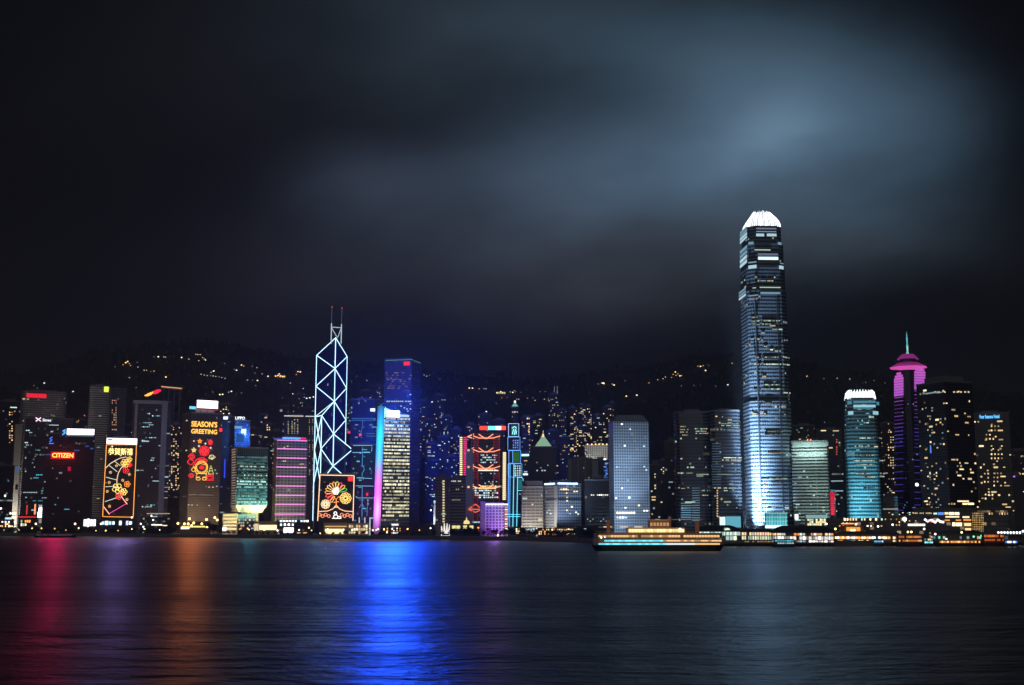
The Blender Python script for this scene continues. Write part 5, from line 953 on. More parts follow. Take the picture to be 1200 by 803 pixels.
# left edge
b_ = low('waterfront_hall', 'low white lit hall at the foot of the rounded striped tower', 'hall', 96, 113.5, 606.5, 24, principled('dark_render', (.12, .12, .12), .8)); b_.grid(98, 112.5, 608, 617.5, 4, 1, 1, [emis((.95, .97, 1), 2.6, True)], .92, .95, name='lit_glazing')
b_ = low('screen_kiosk', 'grey kiosk with a bright white screen before the dark reddish tower', 'kiosk', 43.5, 56, 591, 60, principled('grey_render', (.35, .36, .37), .7)); b_.board(44, 56, 600.3, 606.5, emis((.92, .97, 1), 2.8, True), name='screen'); b_.board(46, 54, 608.5, 613, emis((.6, .55, .4), .6), name='screen'); area(P(49, 598, b_.root.location.y - 14), P(49, 603, b_.root.location.y), (1, 1, 1), 5e3, 8, 2)
b_ = low('waterfront_block', 'low block with glowing white shop windows below the orange letter sign tower', 'shop block', 57.5, 84, 606, 55, principled('dark_render', (.10, .09, .09), .8)); [b_.board(x0, x1, y0, y1, emis(c, s_, s_ > 1.5), name='shop_window', thick=.4) for x0, x1, y0, y1, c, s_ in ((60, 67, 609, 616.5, (1, .95, .85), 1.5), (69.5, 74.5, 609, 616.5, (1, .95, .9), 2.6), (76.5, 81, 610, 616, (.7, .65, .5), .8), (60.5, 66.5, 613, 617, (1, .95, .9), 2.6))]; b_.strip(58, 76, 606.4, 1, emis((1, .06, .05), 1.2), 'red_fascia')
b_ = low('waterfront_block', 'low block with red lit fascia and posts under the grey red-signed tower', 'shop block', 21, 43, 603.5, 90, principled('dark_render2', (.08, .07, .08), .8)); b_.strip(22, 42, 606, 1.1, emis((1, .05, .05), 1.1), 'red_fascia'); b_.vstrip(31.5, 1.5, 592, 603, emis((1, .08, .06), .8), 'red_post', off=1); b_.vstrip(41, 1.8, 591, 603, emis((1, .35, .15), 1.6), 'red_post', off=1); b_.grid(24, 36, 609, 617, 5, 2, .7, [emis((1, .95, .7), 1.8, False), emis((.7, .8, .5), .8), eO[2]], .8, .7)
b_ = low('market_shed', 'shed with orange lamps at the far left end of the shore', 'shed', -12, 16, 608, 40, principled('dark_render3', (.09, .08, .07), .8)); b_.grid(0, 15, 610.5, 618, 8, 3, .5, [eO[2], eW[3], eY[3], eWh[3]], .7, .7); b_.grid(8, 19, 600, 603.5, 4, 1, .8, [eY[3], eWh[2]], .8, .7); b_.strip(6, 14, 607.6, 2.2, emis((.5, .75, 1), 1.4), 'lit_fascia')
b_ = low('waterfront_block', 'long low block of bluish white windows under the fan panel', 'shop block', 115, 160, 608.5, 30, principled('dark_render4', (.10, .10, .11), .8)); b_.grid(119, 155, 610.5, 615.5, 9, 1, .8, [eC[2], eC[3], emis((.7, .7, 1), 1.5)], .9, .9)
b_ = low('waterfront_block', 'low dark block with a white strip light under the flame emblem tower', 'shop block', 164, 201, 606, 40, fdark(.1, .05)); b_.strip(177.5, 190, 615.2, 1.4, emis((1, .95, .8), 1.8, True), 'strip_light'); b_.strip(190.5, 196, 616, 1.1, eY[2], 'strip_light'); b_.strip(172, 199, 602, 1, eY[0])
b_ = low('lit_bus_station', 'open bus station with warm ceiling lights below the holiday neon tower', 'bus station', 211, 247, 611.5, 30, principled('dark_render5', (.12, .10, .08), .8)); b_.strip(213, 244, 617.3, 1.7, emis((1, .72, .2), 1.6, True), 'ceiling_light'); b_.strip(212, 222, 619, 2.2, emis((1, .95, .8), 2), 'ceiling_light')
# mid left
b_ = low('scaffold_block', 'cream building with glowing floor lines beside the dark waterside tree', 'office block', 260.5, 278, 602, 45, cream_); [b_.strip(262, 277, 604 + k * 4, 1.3, emis((1, .78, .45), 1.0 + .15 * k), 'lit_floor') for k in range(5)]; b_.strip(261, 265, 620, 4, emis((.8, .9, 1), 3, True), 'lit_entrance'); area(P(268, 628, b_.root.location.y - 30), P(268, 612, b_.root.location.y), (1, .75, .45), 1.5e4, 14, 3)
b_ = low('podium_block', 'podium of mixed dark and cream panels under the flared foot tower', 'office block', 278, 299.5, 603, 42, principled('podium_panel', (.25, .21, .18), .8, 0, .4, .12)); b_.grid(279, 299, 604.5, 621, 8, 5, .55, [eW[1], eY[1], eC[1], eW[2], emis((.8, .55, .35), .6)], .8, .6)
b_ = low('lit_pavilion', 'low pavilion with a wide warm yellow window wall', 'pavilion', 297.5, 325, 611, 30, cream_); b_.board(304, 324, 615.5, 621, emis((1, .78, .38), 2, True), name='window_wall', thick=.3); b_.board(298, 303, 614, 622, emis((1, .8, .5), .9), name='window_wall', thick=.3)
b_ = low('waterfront_block', 'dark block with cold white lamps at the foot of the pink-lined slab', 'shop block', 325, 367, 610.5, 40, fdark(.05, .05)); b_.grid(324, 362, 609.5, 612, 11, 1, .8, [eC[3], eWh[2], eC[1]], .8, .8); b_.grid(327, 350, 613.5, 616.5, 5, 1, .7, [eC[3], eWh[3]], .5, .8); b_.board(332.5, 344, 618.5, 624.5, emis((.97, 1, .97), 2.6, True), name='lit_entrance', thick=.6); b_.strip(348, 360, 624.6, 1, emis((1, .5, .25), 1.4), 'lit_fascia')
b_ = low('cream_hall', 'cream floodlit hall under the peacock panel', 'hall', 379, 407, 612.5, 22, principled('cream_stone', (.72, .60, .40), .8, 0, .1, .1)); b_.strip(381, 406, 617, 1, emis((1, .6, .25), .9), 'cornice_light'); b_.board(381, 403, 620, 625.5, emis((1, .80, .42), 1.6, True), name='window_wall', thick=.3); area(P(393, 630, b_.root.location.y - 20), P(393, 618, b_.root.location.y), (1, .74, .36), 2.6e4, 26, 2)
b_ = low('cream_hall', 'second cream hall with a pale grid of windows right of the peacock panel hall', 'hall', 407.5, 432, 613, 24, principled('cream_stone2', (.70, .62, .46), .8, 0, .1, .1)); b_.grid(408.5, 431, 615, 626, 8, 3, .8, [emis((1, .82, .5), 1.0), emis((1, .9, .65), 1.5), emis((1, .7, .35), .8)], .85, .75); area(P(420, 630, b_.root.location.y - 20), P(420, 618, b_.root.location.y), (1, .8, .45), 2e4, 24, 2)
for i, (x, c_) in enumerate(((421, 'first'), (427.5, 'second'), (433.5, 'third'))):
    o = thing('lit_column', 'small pale lit column behind the second cream hall', 'column', P(x, 612, 1600), 'pale lit columns behind the cream hall'); o.location.z = 3.5; mb = MB(); zt_ = P(x, 606.5, 1600).z; mb.tube([(o.location.x, 1600, 3.5), (o.location.x, 1600, zt_)], 1.0, 8, r1=.7); mb.build('shaft', emis((.7, .78, .9), .8), o)
b_ = low('terrace_block', 'dark terrace with busy warm and white lamps left of the black pier hall', 'terrace', 452, 470, 617, 30, fdark(.1, .1)); b_.grid(453, 470, 618, 626, 9, 3, .5, [eO[2], eW[2], eC[2], eWh[2]], .7, .6); b_.strip(459, 467, 615, 2, emis((1, .85, .8), 1.4), 'lit_fascia')
b_ = low('harbour_hall', 'low reddish hall beside the black windowless hall', 'hall', 469, 483, 616, 26, principled('red_render', (.22, .12, .09), .8)); b_ = low('harbour_hall', 'long black windowless hall on the sea wall left of the white fountain tent', 'hall', 481, 518, 614.5, 24, principled('black_cladding', (.035, .035, .04), .6))
o = Bld('lit_obelisk', 'tall white floodlit obelisk above the black hall', 'obelisk', front_fp(507.4, 511.4, 610, 1500, 4)); o.body(principled('white_stone', (.78, .8, .84), .7), o.top(589), poly1=scale_fp(o.poly, .55), name='shaft'); [area(P(509.4 + dx, 614, 1484), P(509.4, 600, 1501), (.75, .85, 1), 5.5e3, 4, 2) for dx in (-2, 2)]; mb = MB(); p = P(509.4, 588, 1501); mb.ball(p, 1.6); mb.build('finial_lamp', emis((.7, .85, 1), .9), o.root)
o = thing('lit_canopy', 'white glowing peaked canopy like a fountain between the black hall and the domed hall', 'canopy', P(522, 627, 1448)); o.location.z = 3.5
mb = MB(); mb2 = MB()
for dx, h_ in ((-3.3, 12), (-1, 15.5), (1.4, 15), (3.6, 14)):
    c = P(522 + dx, 620, 1448); mb.tube([(c.x, c.y, 3.5), (c.x + dx * .4, c.y, 3.5 + h_)], 1.9, 6, r1=.5)
mb.build('canopy_cloth', emis((1, .93, .85), 1.1, True), o); mb2.tube([P(518, 626.6, 1446), P(526.5, 626.6, 1446)], 1.4); mb2.build('base', STONE, o)
b_ = low('domed_hall', 'dark colonnaded hall with yellow lit arches and a small glowing dome', 'hall', 527, 562, 614.2, 30, principled('dark_stone', (.16, .15, .13), .8)); [b_.board(x - 2.2, x + 2.2, 616, 619.5, emis((.95, .85, .35), 1.1, True), name='lit_arch', thick=.4) for x in (532, 537, 545, 552.5)]; b_.strip(532, 551, 621.8, 1.6, emis((.2, .6, .85), .9), 'blue_glazing'); [b_.strip(x - .9, x + .9, y, 1.6, eO[2], 'lamp') for x, y in ((560.5, 618.5), (560.5, 622.5))]
pc = P(546.8, 614, b_.root.location.y); mb = MB(); mb.ball((pc.x, pc.y, b_.z1 + 1.5), 3.6, 10, 6, .9); mb.tube([(pc.x, pc.y, b_.z1 + 3), (pc.x, pc.y, b_.z1 + 8)], 1, 6, r1=.3); mb.build('dome', emis((1, .72, .28), 1.2), b_.root)
b_ = low('garden_terrace', 'terrace crowded with amber lamps and one bluish white tent under the brownish block', 'terrace', 604, 628, 618.2, 22, principled('dark_render6', (.12, .10, .08), .8)); b_.grid(604.5, 613, 619, 626, 5, 3, .7, [eW[2], eO[2], eY[3], eW[1]], .8, .7); b_.board(616, 627, 619.5, 624.5, emis((.75, .85, 1), 1.3, True), name='lit_tent', thick=1.5)
b_ = low('garden_terrace', 'long terrace of amber lights at the foot of the hotel with roof tubes', 'terrace', 630, 675, 618.5, 24, principled('dark_render7', (.13, .10, .07), .8)); b_.grid(631, 674, 619.5, 627, 20, 3, .62, [eW[1], eW[2], eO[1], eO[2], eY[3]], .75, .7)
b_ = low('harbour_hall', 'dark low hall with a sloping end left of the moving ferry', 'hall', 676, 716, 617, 30, principled('black_cladding2', (.04, .045, .055), .6)); b_.strip(684, 687.5, 620.5, 2, eC[1])
# right: terminal, mall cubes
mallg = principled('teal_cladding', (.30, .36, .38), .5)
b_ = low('lit_box', 'teal glowing box left of the tallest skyscraper foot', 'glass pavilion', 848, 869, 604.5, 0, mallg, D=1330); b_.board(851, 868, 605.5, 618, emis((.18, .62, .78), .75, True), name='glass_wall', thick=.3); b_.board(843.5, 850, 606, 619, emis((.75, 1, .95), 1.3, True), name='lit_stair', thick=.5)
b_ = low('glass_mall', 'cyan glowing gridded glass cube at the tallest skyscraper foot', 'mall', 896.5, 923.5, 600.5, 0, mallg, D=1310); [b_.board(897.5 + i * 3.15, 899.9 + i * 3.15, 602 + j * 4.7, 605.8 + j * 4.7, emis((.12, .68, .78), (.45, .7, .95)[j] + .1 * (i % 3)), name='glass_pane', thick=.3) for i in range(8) for j in range(3)]
b_.board(897, 923, 615.8, 619, emis((.75, 1, 1), 1.8, True), name='lit_fascia', thick=.6); [b_.strip(897, 922.5, 601.4 + j * 4.7, .8, emis((.45, .9, .95), .9), 'frame_light', .5, .3) for j in range(4)]
b_ = low('glass_mall', 'pale glass hall with a warm interior below the pale striped block', 'mall', 943.5, 969.5, 602, 0, mallg, D=1320); b_.board(944.5, 968.5, 603.5, 607.5, emis((.35, .62, .60), .7), name='glass_wall', thick=.3); b_.grid(946, 968, 608, 616, 9, 3, .8, [eY[2], emis((.7, .85, .6), .9), eW[2]], .95, .85); b_.vstrip(968.8, 1.1, 602.5, 617, emis((.45, .7, .8), .8), 'frame_light')
b_ = low('lit_kiosk', 'small cold white lit kiosk left of the pale striped block', 'kiosk', 931, 936, 602, 0, mallg, D=1300); b_.board(931.5, 935.5, 603, 608.5, emis((.85, .97, 1), 2), name='lit_panel'); b_.strip(932, 938, 609.5, 1, eC[2])
pod = facade((.12, .12, .12), (.03, .03, .03), 4, 4, .1, .3, .06, .05, WARM, WARM2, .5)
b_ = low('mall_podium', 'long stepped mall podium under a wide dark roof slab with warm shop floors', 'mall', 1073, 1182, 598.5, 0, pod, 40, D=1190)
slab = principled('dark_roof_slab', (.10, .105, .11), .6); b_.strip(1070, 1186, 596.8, 3.2, slab, 'roof_slab', 10, -4)
for x0, x1, y0, y1, m_ in ((1107, 1111, 600.5, 603, eY[2]), (1112, 1118, 600.5, 603.5, eY[3]), (1119, 1124, 600.5, 603.5, eY[3]), (1108, 1124, 605, 606.6, eY[2]), (1128, 1136, 605.2, 607, eY[2]), (1107, 1113, 609, 610.5, eO[1]), (1120, 1126, 609, 610.5, eO[1]), (1129, 1138, 608.6, 610.4, eO[1]), (1116, 1119.5, 612.5, 616.5, eY[3]), (1120.5, 1127, 612.8, 616.5, eY[3]), (1130, 1138, 613, 616.5, eW[2]), (1131, 1138, 619, 621.5, eW[2]), (1099, 1106, 600.5, 603.5, eB[2]), (1094, 1098, 601, 603, eG[2])): b_.strip(x0, x1, (y0 + y1) / 2, y1 - y0, m_)
b_.grid(1139, 1153, 600.5, 624, 7, 9, 1, [emis((1, .62, .2), s_) for s_ in (.35, .5, .7)], .7, .6, name='lit_lattice'); b_.grid(1155, 1182, 600.5, 603.5, 9, 1, .7, [eW[0], eW[2], eO[0]], .6, .8); b_.grid(1070, 1092, 600.5, 602.5, 12, 1, .8, [eY[1], eW[1], eG[1]], .7, .7)
b_ = low('terminal_block', 'low terminal with scattered lamps below the pagoda tower', 'terminal', 1035, 1086, 604, 0, pod, 30, D=1170); b_.grid(1036, 1072, 600, 604, 9, 2, .4, [eY[2], eW[1], eG[2]], .5, .5); b_.strip(1064, 1084, 615.2, 2.4, emis((1, .92, .7), 1.9, True), 'strip_light'); b_.grid(1036, 1062, 607, 617, 8, 3, .3, [eY[2], eW[1], eO[0]], .5, .5); b_.grid(1064, 1086, 606, 612, 6, 2, .2, [eW[1]], .5, .4)
b_ = low('terminal_block', 'dark terminal dotted with yellow lamps below the aqua tower', 'terminal', 968, 1036, 607.5, 0, pod, 30, D=1180); b_.grid(975, 1035, 607, 610.5, 18, 1, .55, [eY[3], eY[2], eG[2], eW[2]], .6, .8); b_.grid(970, 1035, 612, 618, 16, 2, .35, [eW[1], eO[1], eY[2], eWh[2]], .5, .5)
b_ = low('bus_terminus', 'orange lit bus terminus with a glaring amber lamp', 'bus terminus', 985, 1012, 616, 0, principled('orange_render', (.35, .2, .1), .8), 14, D=1100); b_.board(992, 1008, 618, 624, emis((1, .42, .08), 1.1, True), name='lit_wall'); b_.board(996.5, 1002.5, 620.5, 624.5, emis((1, .78, .35), 3.2, True), name='amber_lamp'); b_.strip(986, 1000, 613.8, 1.1, eO[2], 'strip_light')
# piers
PILE = principled('pier_pile', (.09, .09, .09), .9)
def pier(label, px0, px1, D, z_eave, z_ridge, rows, hip=.3, depth=34, rmat=None, arch=None, posts=12):
    A, B, C_, D2 = [Vector((*p, 0)) for p in front_fp(px0, px1, 628, D, depth)]
    o = thing('ferry_pier', label, 'pier', ((A.x + C_.x) / 2, (A.y + C_.y) / 2, 0)); d = (B - A).normalized(); n = Vector((d.y, -d.x, 0)); L = (B - A).length
    q = [(p.x, p.y) for p in (A, B, C_, D2)]; mb = MB(); mb.prism(q, 2.2, 3.4, bottom=True); mb.build('deck', CONC, o)
    mb = MB()
    for k in range(posts + 1):
        p = A + d * (L * k / posts) - n * 1.2; mb.tube([(p.x, p.y, -2), (p.x, p.y, 2.2)], .45, 6)
    mb.build('pile', PILE, o)
    mb = MB(); mb.prism([(p.x, p.y) for p in (A - n * 5 + d * 2, B - n * 5 - d * 2, C_ + n * 2 - d * 2, D2 + n * 2 + d * 2)], 3.4, z_eave); mb.build('wall', principled('pier_wall', (.16, .17, .17), .7), o)
    mb = MB()
    for k in range(posts + 1):
        p = A + d * (L * k / posts) - n * .8; mb.box((p.x, p.y, (3.4 + z_eave) / 2), (.5, .5, z_eave - 3.4), atan2(d.y, d.x))
    mb.build('colonnade', principled('pier_post', (.2, .2, .19), .7), o)
    ov = 2.0; a, b2, c, e = A + n * ov - d * ov, B + n * ov + d * ov, C_ - n * ov + d * ov, D2 - n * ov - d * ov
    r0 = (a + e) / 2 + d * (L * hip); r1 = (b2 + c) / 2 - d * (L * hip); up = lambda v, z: Vector((v.x, v.y, z)); mb = MB()
    a, b2, c, e = [up(v, z_eave) for v in (a, b2, c, e)]; r0 = up(r0, z_ridge); r1 = up(r1, z_ridge)
    # slightly bowed hipped roof
    def bow(p, q_, f): v = p * (1 - f) + q_ * f; v = v.copy(); v.z += (z_ridge - z_eave) * .18 * sin(pi * f); return v
    N = 5
    for s0, s1, t0, t1 in ((a, b2, r0, r1), (b2, c, r1, r1), (c, e, r1, r0), (e, a, r0, r0)):
        for k in range(N):
            f0, f1 = k / N, (k + 1) / N
            pts = [bow(s0, t0, f0), bow(s1, t1, f0), bow(s1, t1, f1), bow(s0, t0, f1)]
            if (pts[2] - pts[3]).length < .01: pts = pts[:3]
            mb.quad(pts)
    mb.quad([e, c, b2, a]); mb.build('roof', rmat or ROOFM, o)
    for y0, y1, mats, nx_, fr, smp in rows:
        for k in range(nx_):
            if random.random() > fr: continue
            p = A + d * (L * (k + .5) / nx_) - n * 4.6; bar('lit_bay', random.choice(mats), (p.x, p.y, (y0 + y1) / 2), (L / nx_ * .86, .3, y1 - y0), atan2(d.y, d.x), o)
    if arch:
        p = P(arch, 620, D - ov - .5); mb = MB(); N = 10; zc = z_eave + .4; R_ = 2.9
        fr_ = [Vector((p.x + R_ * cos(pi * k / N), p.y - 1.0, zc + R_ * .9 * sin(pi * k / N))) for k in range(N + 1)]
        mb.quad(list(reversed(fr_))); bk_ = [v + Vector((0, 8, 0)) for v in fr_]
        for k in range(N): mb.quad([fr_[k], fr_[k + 1], bk_[k + 1], bk_[k]])
        w_ = mb.build('arched_window', emis((.78, 1, .70), 1.2, True), o); mb = MB(); mb.tube([v + Vector((0, -.2, 0)) for v in fr_], .35); mb.build('arch_frame', CONC, w_)
    return o
gw = [emis((.72, .95, .85), s_) for s_ in (.7, 1.1, 1.6)] + [emis((1, .92, .75), 1.4)]
ww = [emis((1, .95, .9), s_, False) for s_ in (.4, .9, 1.6, 2.6)] + [emis((1, .75, .6), 1.5)]
def zrow(py, D): return zof(py, 0, D)
pier('ferry pier with an arched greenish window in its dark hipped roof', 815, 868, 1010, zrow(622.8, 1010), zrow(615.5, 1020), [(zrow(633, 1010), zrow(628.5, 1010), gw, 12, .8, 0), (zrow(627.5, 1010), zrow(623.5, 1010), gw[:3], 16, 1, 0)], .3, arch=852)
pier('middle ferry pier with a low dark roof and red and green shop lights', 869, 905, 1005, zrow(623.5, 1005), zrow(619.5, 1010), [(zrow(627.5, 1005), zrow(624, 1005), [eO[1], eW[2], eW[2], emis((1, .6, .5), 1.2), eG[1]], 12, .75, 0), (zrow(632.5, 1005), zrow(628.5, 1005), [emis((.75, .9, .6), .9), emis((.85, .9, .6), 1.2), eG[1]], 14, .85, 0), (zrow(637, 1005), zrow(634.5, 1005), [eW[0], eY[0], eO[0]], 12, .6, 0)], .2)
pier('longest ferry pier with a broad dark roof over brilliant white halls', 904, 977, 1000, zrow(624.5, 1000), zrow(616, 1010), [(zrow(627.5, 1000), zrow(625, 1000), [eW[1], eG[1], eWh[1], eW[2], eO[1]], 22, .75, 0), (zrow(632.5, 1000), zrow(628.8, 1000), ww, 20, .95, 0), (zrow(637.2, 1000), zrow(633.6, 1000), ww + [emis((.5, .8, .95), .9)], 20, .85, 0)], .22, 40)
pier('plain low pier with orange and white lamp rows beside the longest pier', 978, 1052, 1030, zrow(625.8, 1030), zrow(622.5, 1040), [(zrow(631.5, 1030), zrow(629, 1030), [eO[2], eW[3], emis((1, .7, .55), 2), eWh[2]], 26, .85, 0), (zrow(636, 1030), zrow(632.8, 1030), [eW[2], eO[1], eY[1], eT[1], eW[0]], 24, .5, 0)], .1)
pier('flat pier with a string of cold white roof lamps at the right end', 1165, 1215, 1075, zrow(626.5, 1075), zrow(624.5, 1080), [(zrow(635, 1075), zrow(628, 1075), [emis((.3, .33, .4), .2)], 6, .6, 0)], .1)
pier('low pier with green and white lamps between the two orange ferries', 1088, 1150, 1060, zrow(624, 1060), zrow(622, 1066), [(zrow(631.5, 1060), zrow(628.5, 1060), [eG[1], emis((.3, .4, .7), .5), eW[1], emis((.2, .9, .6), 1.1)], 22, .3, 0)], .1)
for k in range(9):
    p = P(1170 + k * 3.6, 624.2 - (k > 7) * 1.5, 1070); o = thing('roof_lamp', 'one lamp of the cold white string along the pier roof', 'lamp', p, 'lamps strung along the pier roof'); mb = MB(); mb.ball(p, 1.0, 8, 5); mb.build('bulb', emis((.9, 1, 1), 2.6), o); mb = MB(); mb.tube([p - Vector((0, 0, 2.6)), p], .15); mb.build('bracket', DARK, o)
# ------------------------------------------------------------------ vessels
def hull(mb, c, d, L, Wd, z0, z1, n_=12, sheer=.8, full=.5):
    s_ = Vector((-d.y, d.x, 0)); rings = []
    for i in range(n_ + 1):
        t_ = i / n_ * 2 - 1; wd = Wd / 2 * (1 - abs(t_) ** 4) ** full; zt_ = z1 + sheer * t_ * t_
        ring_ = [c + d * (L / 2 * t_) + s_ * wd * k + Vector((0, 0, z)) for k, z in ((-1, zt_), (-.82, z0), (.82, z0), (1, zt_))]
        ring_[1] -= d * (L * .04 * t_); ring_[2] -= d * (L * .04 * t_); rings.append(ring_)
    for a, b2 in zip(rings, rings[1:]):
        for k in range(3): mb.quad([a[k], a[k + 1], b2[k + 1], b2[k]])
        mb.quad([a[3], a[0], b2[0], b2[3]])
    mb.quad(rings[0]); mb.quad(list(reversed(rings[-1])))
def deckhouse(name, mat, c, d, L, Wd, z0, z1, root, taper=1.5):
    s_ = Vector((-d.y, d.x, 0)); q = []
    for t_, k in ((-1, -.7), (-.93, -1), (.93, -1), (1, -.7), (1, .7), (.93, 1), (-.93, 1), (-1, .7)): p = c + d * (L / 2 * t_) + s_ * (Wd / 2 * k); q.append((p.x, p.y))
    mb = MB(); mb.prism(q, z0, z1, bottom=True); return mb.build(name, mat, root)
def vrow(name, mats, c, d, L, Wd, z, h, n_, fr, root, w=.8, t0=-.95, t1=.95):
    nrm = Vector((d.y, -d.x, 0))
    for k in range(n_):
        if random.random() > fr: continue
        t_ = t0 + (t1 - t0) * (k + .5) / n_; p = c + d * (L / 2 * t_) + nrm * (Wd / 2 + .08)
        m_ = mats(t_) if callable(mats) else random.choice(mats); bar(name, m_, (p.x, p.y, z), (L / 2 * (t1 - t0) / n_ * w, .25, h), atan2(d.y, d.x), root)
DF = 835; d = Vector((1, .03, 0)).normalized(); c = P(771, 640, DF); c.z = 0; Lf = 155 * DF / F; mpp = DF / F
FE = thing('double_deck_ferry', 'double-ended ferry under way with cyan lit lower deck and glowing amber saloon', 'ferry', (c.x, c.y, 0))
def fz(py): return zof(py, 0, DF - 6)
hm_ = principled('dark_green_hull', (.015, .03, .025), .4); mb = MB(); hull(mb, c, d, Lf, 13, -1.2, fz(638.8), 16, .5, .45); mb.build('hull', hm_, FE)
deckhouse('lower_deck', principled('white_deckhouse', (.3, .27, .23), .6), c, d, Lf * .965, 12.4, fz(638.8), fz(631.3), FE)
deckhouse('upper_deck', principled('ochre_deckhouse', (.24, .15, .09), .6), c, d, Lf * .95, 12.2, fz(631), fz(625.6), FE)
deckhouse('awning', principled('awning', (.3, .18, .08), .7), c, d, Lf * .955, 12.8, fz(625.6), fz(624.8), FE)
cs = P(768, 624, DF); cs.z = 0; deckhouse('saloon', principled('cream_saloon', (.6, .5, .35), .6), cs, d, 68 * mpp, 10, fz(624.8), fz(618.6), FE)
cb_ = P(772, 624, DF); cb_.z = 0; deckhouse('bridge', principled('brown_bridge', (.30, .15, .07), .6), cb_, d, 24 * mpp, 8, fz(618.6), fz(610), FE); deckhouse('bridge_roof', principled('pale_roof', (.55, .45, .35), .6), cb_, d, 25 * mpp, 8.6, fz(610), fz(608.8), FE)
cyn = [emis((.14, .70, .92), s_, True) for s_ in (1.3, 1.9)]; amb = [emis((1, .56, .24), s_, True) for s_ in (.55, 1.2)]; yel = [emis((1, .76, .30), s_, True) for s_ in (1.2, 1.8)]; pale = emis((.85, .93, .95), 1.2, True)
vrow('deck_light', lambda t_: random.choice(cyn) if t_ < .1 else (pale if t_ < .55 else amb[1]), c, d, Lf * .95, 12.4, (fz(637.3) + fz(639.2)) / 2 + .35, 1.0, 34, 1, FE, .97)
vrow('deck_light', lambda t_: random.choice(cyn) if t_ < .05 else amb[random.random() < .5], c, d, Lf * .95, 12.4, (fz(635) + fz(632.6)) / 2, 1.0, 34, 1, FE, .93, -.86, .98)
vrow('window', lambda t_: amb[random.random() < .6], c, d, Lf * .95, 12.2, (fz(630) + fz(627)) / 2, 1.4, 40, .95, FE, .86)
vrow('window', lambda t_: random.choice(yel), cs, d, 68 * mpp, 10, (fz(624) + fz(620)) / 2, 2.0, 18, 1, FE, .88); vrow('window', [amb[0]], cb_, d, 24 * mpp, 8, (fz(617) + fz(612)) / 2, 2.2, 6, 1, FE, .7)
nrm_f = Vector((d.y, -d.x, 0))
for zz, wd_, nm_ in ((fz(631) + 1.1, 12.6, 'deck_rail'), (fz(624.8) + 1.1, 12.9, 'deck_rail')):
    mb = MB(); e0 = c - d * (Lf * .47) + nrm_f * (wd_ / 2); e1 = c + d * (Lf * .47) + nrm_f * (wd_ / 2); mb.tube([(e0.x, e0.y, zz), (e1.x, e1.y, zz)], .07)
    for k in range(31): q = e0.lerp(e1, k / 30); mb.tube([(q.x, q.y, zz - 1.1), (q.x, q.y, zz)], .05)
    mb.build(nm_, principled('rail_paint', (.6, .58, .55), .5), FE)
mb = MB(); q = P(784, 618, DF - 1); mb.tube([(q.x, q.y, fz(618.6)), (q.x + .6, q.y, fz(605.5))], 1.3, 10, r1=1.1); mb.build('funnel', principled('funnel_paint', (.35, .3, .25), .6), FE)
p = P(704.5, 629.5, DF - 6.5); mb = MB(); mb.ball(p, 1.1, 8, 5); mb.ball(p + Vector((2.4, 0, .2)), 1.0, 8, 5); mb.build('bow_lamp', emis((1, .93, .85), 3.2, True), FE)
for x, y0 in ((713, 609), (817, 611)): pb = P(x, 625, DF); pt = P(x, y0, DF); mb = MB(); mb.box((pb.x, pb.y, (pb.z + pt.z) / 2), (2.6, 2.2, pt.z - pb.z)); mb.build('ramp_tower', principled('rust_tower', (.36, .17, .08), .7), FE)
for x0, x1, y in ((701, 762, 617.8), (782, 823, 609)): mb = MB(); mb.tube([P(x0, y, DF), P(x1, y, DF)], .3); mb.build('boom', principled('pale_boom', (.7, .6, .5), .6), FE)
mb = MB(); p = P(742, 617.8, DF - 1); 
for x0 in (712, 731, 748): p = P(x0, 617.6, DF - .6); mb.box(p, (5.5, .4, .5))
mb.build('boom_light', emis((1, .80, .6), 1.2), FE); p = P(797, 620.5, DF - 6); mb = MB(); mb.ball(p, .9); mb.build('signal_lamp', emis((1, .8, .5), 3), FE)
area(P(772, 612, DF - 30), P(772, 628, DF), (1, .62, .35), 4e3, 70, 4)  # unseen area light added before the ferry to brighten its side
# moored ferries and small craft
def boat(name, label, px0, px1, D, rows, zdeck, ztop, hm=None, hcol=(.05, .05, .06), dh=(.4, .38, .36)):
    c = P((px0 + px1) / 2, 640, D); c.z = 0; d = Vector((1, .02, 0)).normalized(); L = (px1 - px0) * D / F; o = thing(name, label, 'boat' if 'boat' in name or 'barge' in name else 'ferry', (c.x, c.y, 0)); mb = MB(); hull(mb, c, d, L, min(9, L * .3), -.8, zdeck, 12, .7, .5); mb.build('hull', principled('hull_paint', hcol, .5), o)
    Wd = min(9, L * .3)
    if ztop > zdeck: deckhouse('cabin', principled('cabin_paint', dh, .6), c, d, L * .86, Wd * .86, zdeck, ztop, o)
    for z, h_, mats, n_, fr in rows: vrow('window', mats, c, d, L * .86, Wd * .86, z, h_, n_, fr, o, .8)
    deckhouse('roof', principled('boat_roof', (.3, .3, .3), .6), c, d, L * .88, Wd * .92, ztop, ztop + .25, o); mb = MB(); mb.tube([c + Vector((0, 0, ztop)), c + Vector((0, 0, ztop + 3.4))], .12); mb.build('mast', DARK, o); return o
orm = [emis((1, .38, .08), s_) for s_ in (.3, .7, 1.1, 1.6)] + [emis((1, .7, .3), 1.6)]
boat('moored_ferry', 'moored ferry glowing dull orange below the terminal with the long strip light', 1049, 1082, 1000, [(7.6, 1.6, [emis((1, .28, .06), .5), emis((1, .35, .1), .8)], 12, .9), (4.6, 1.3, [emis((1, .3, .06), .6), eW[1]], 12, .7)], 2.6, 9.2, dh=(.3, .12, .06))
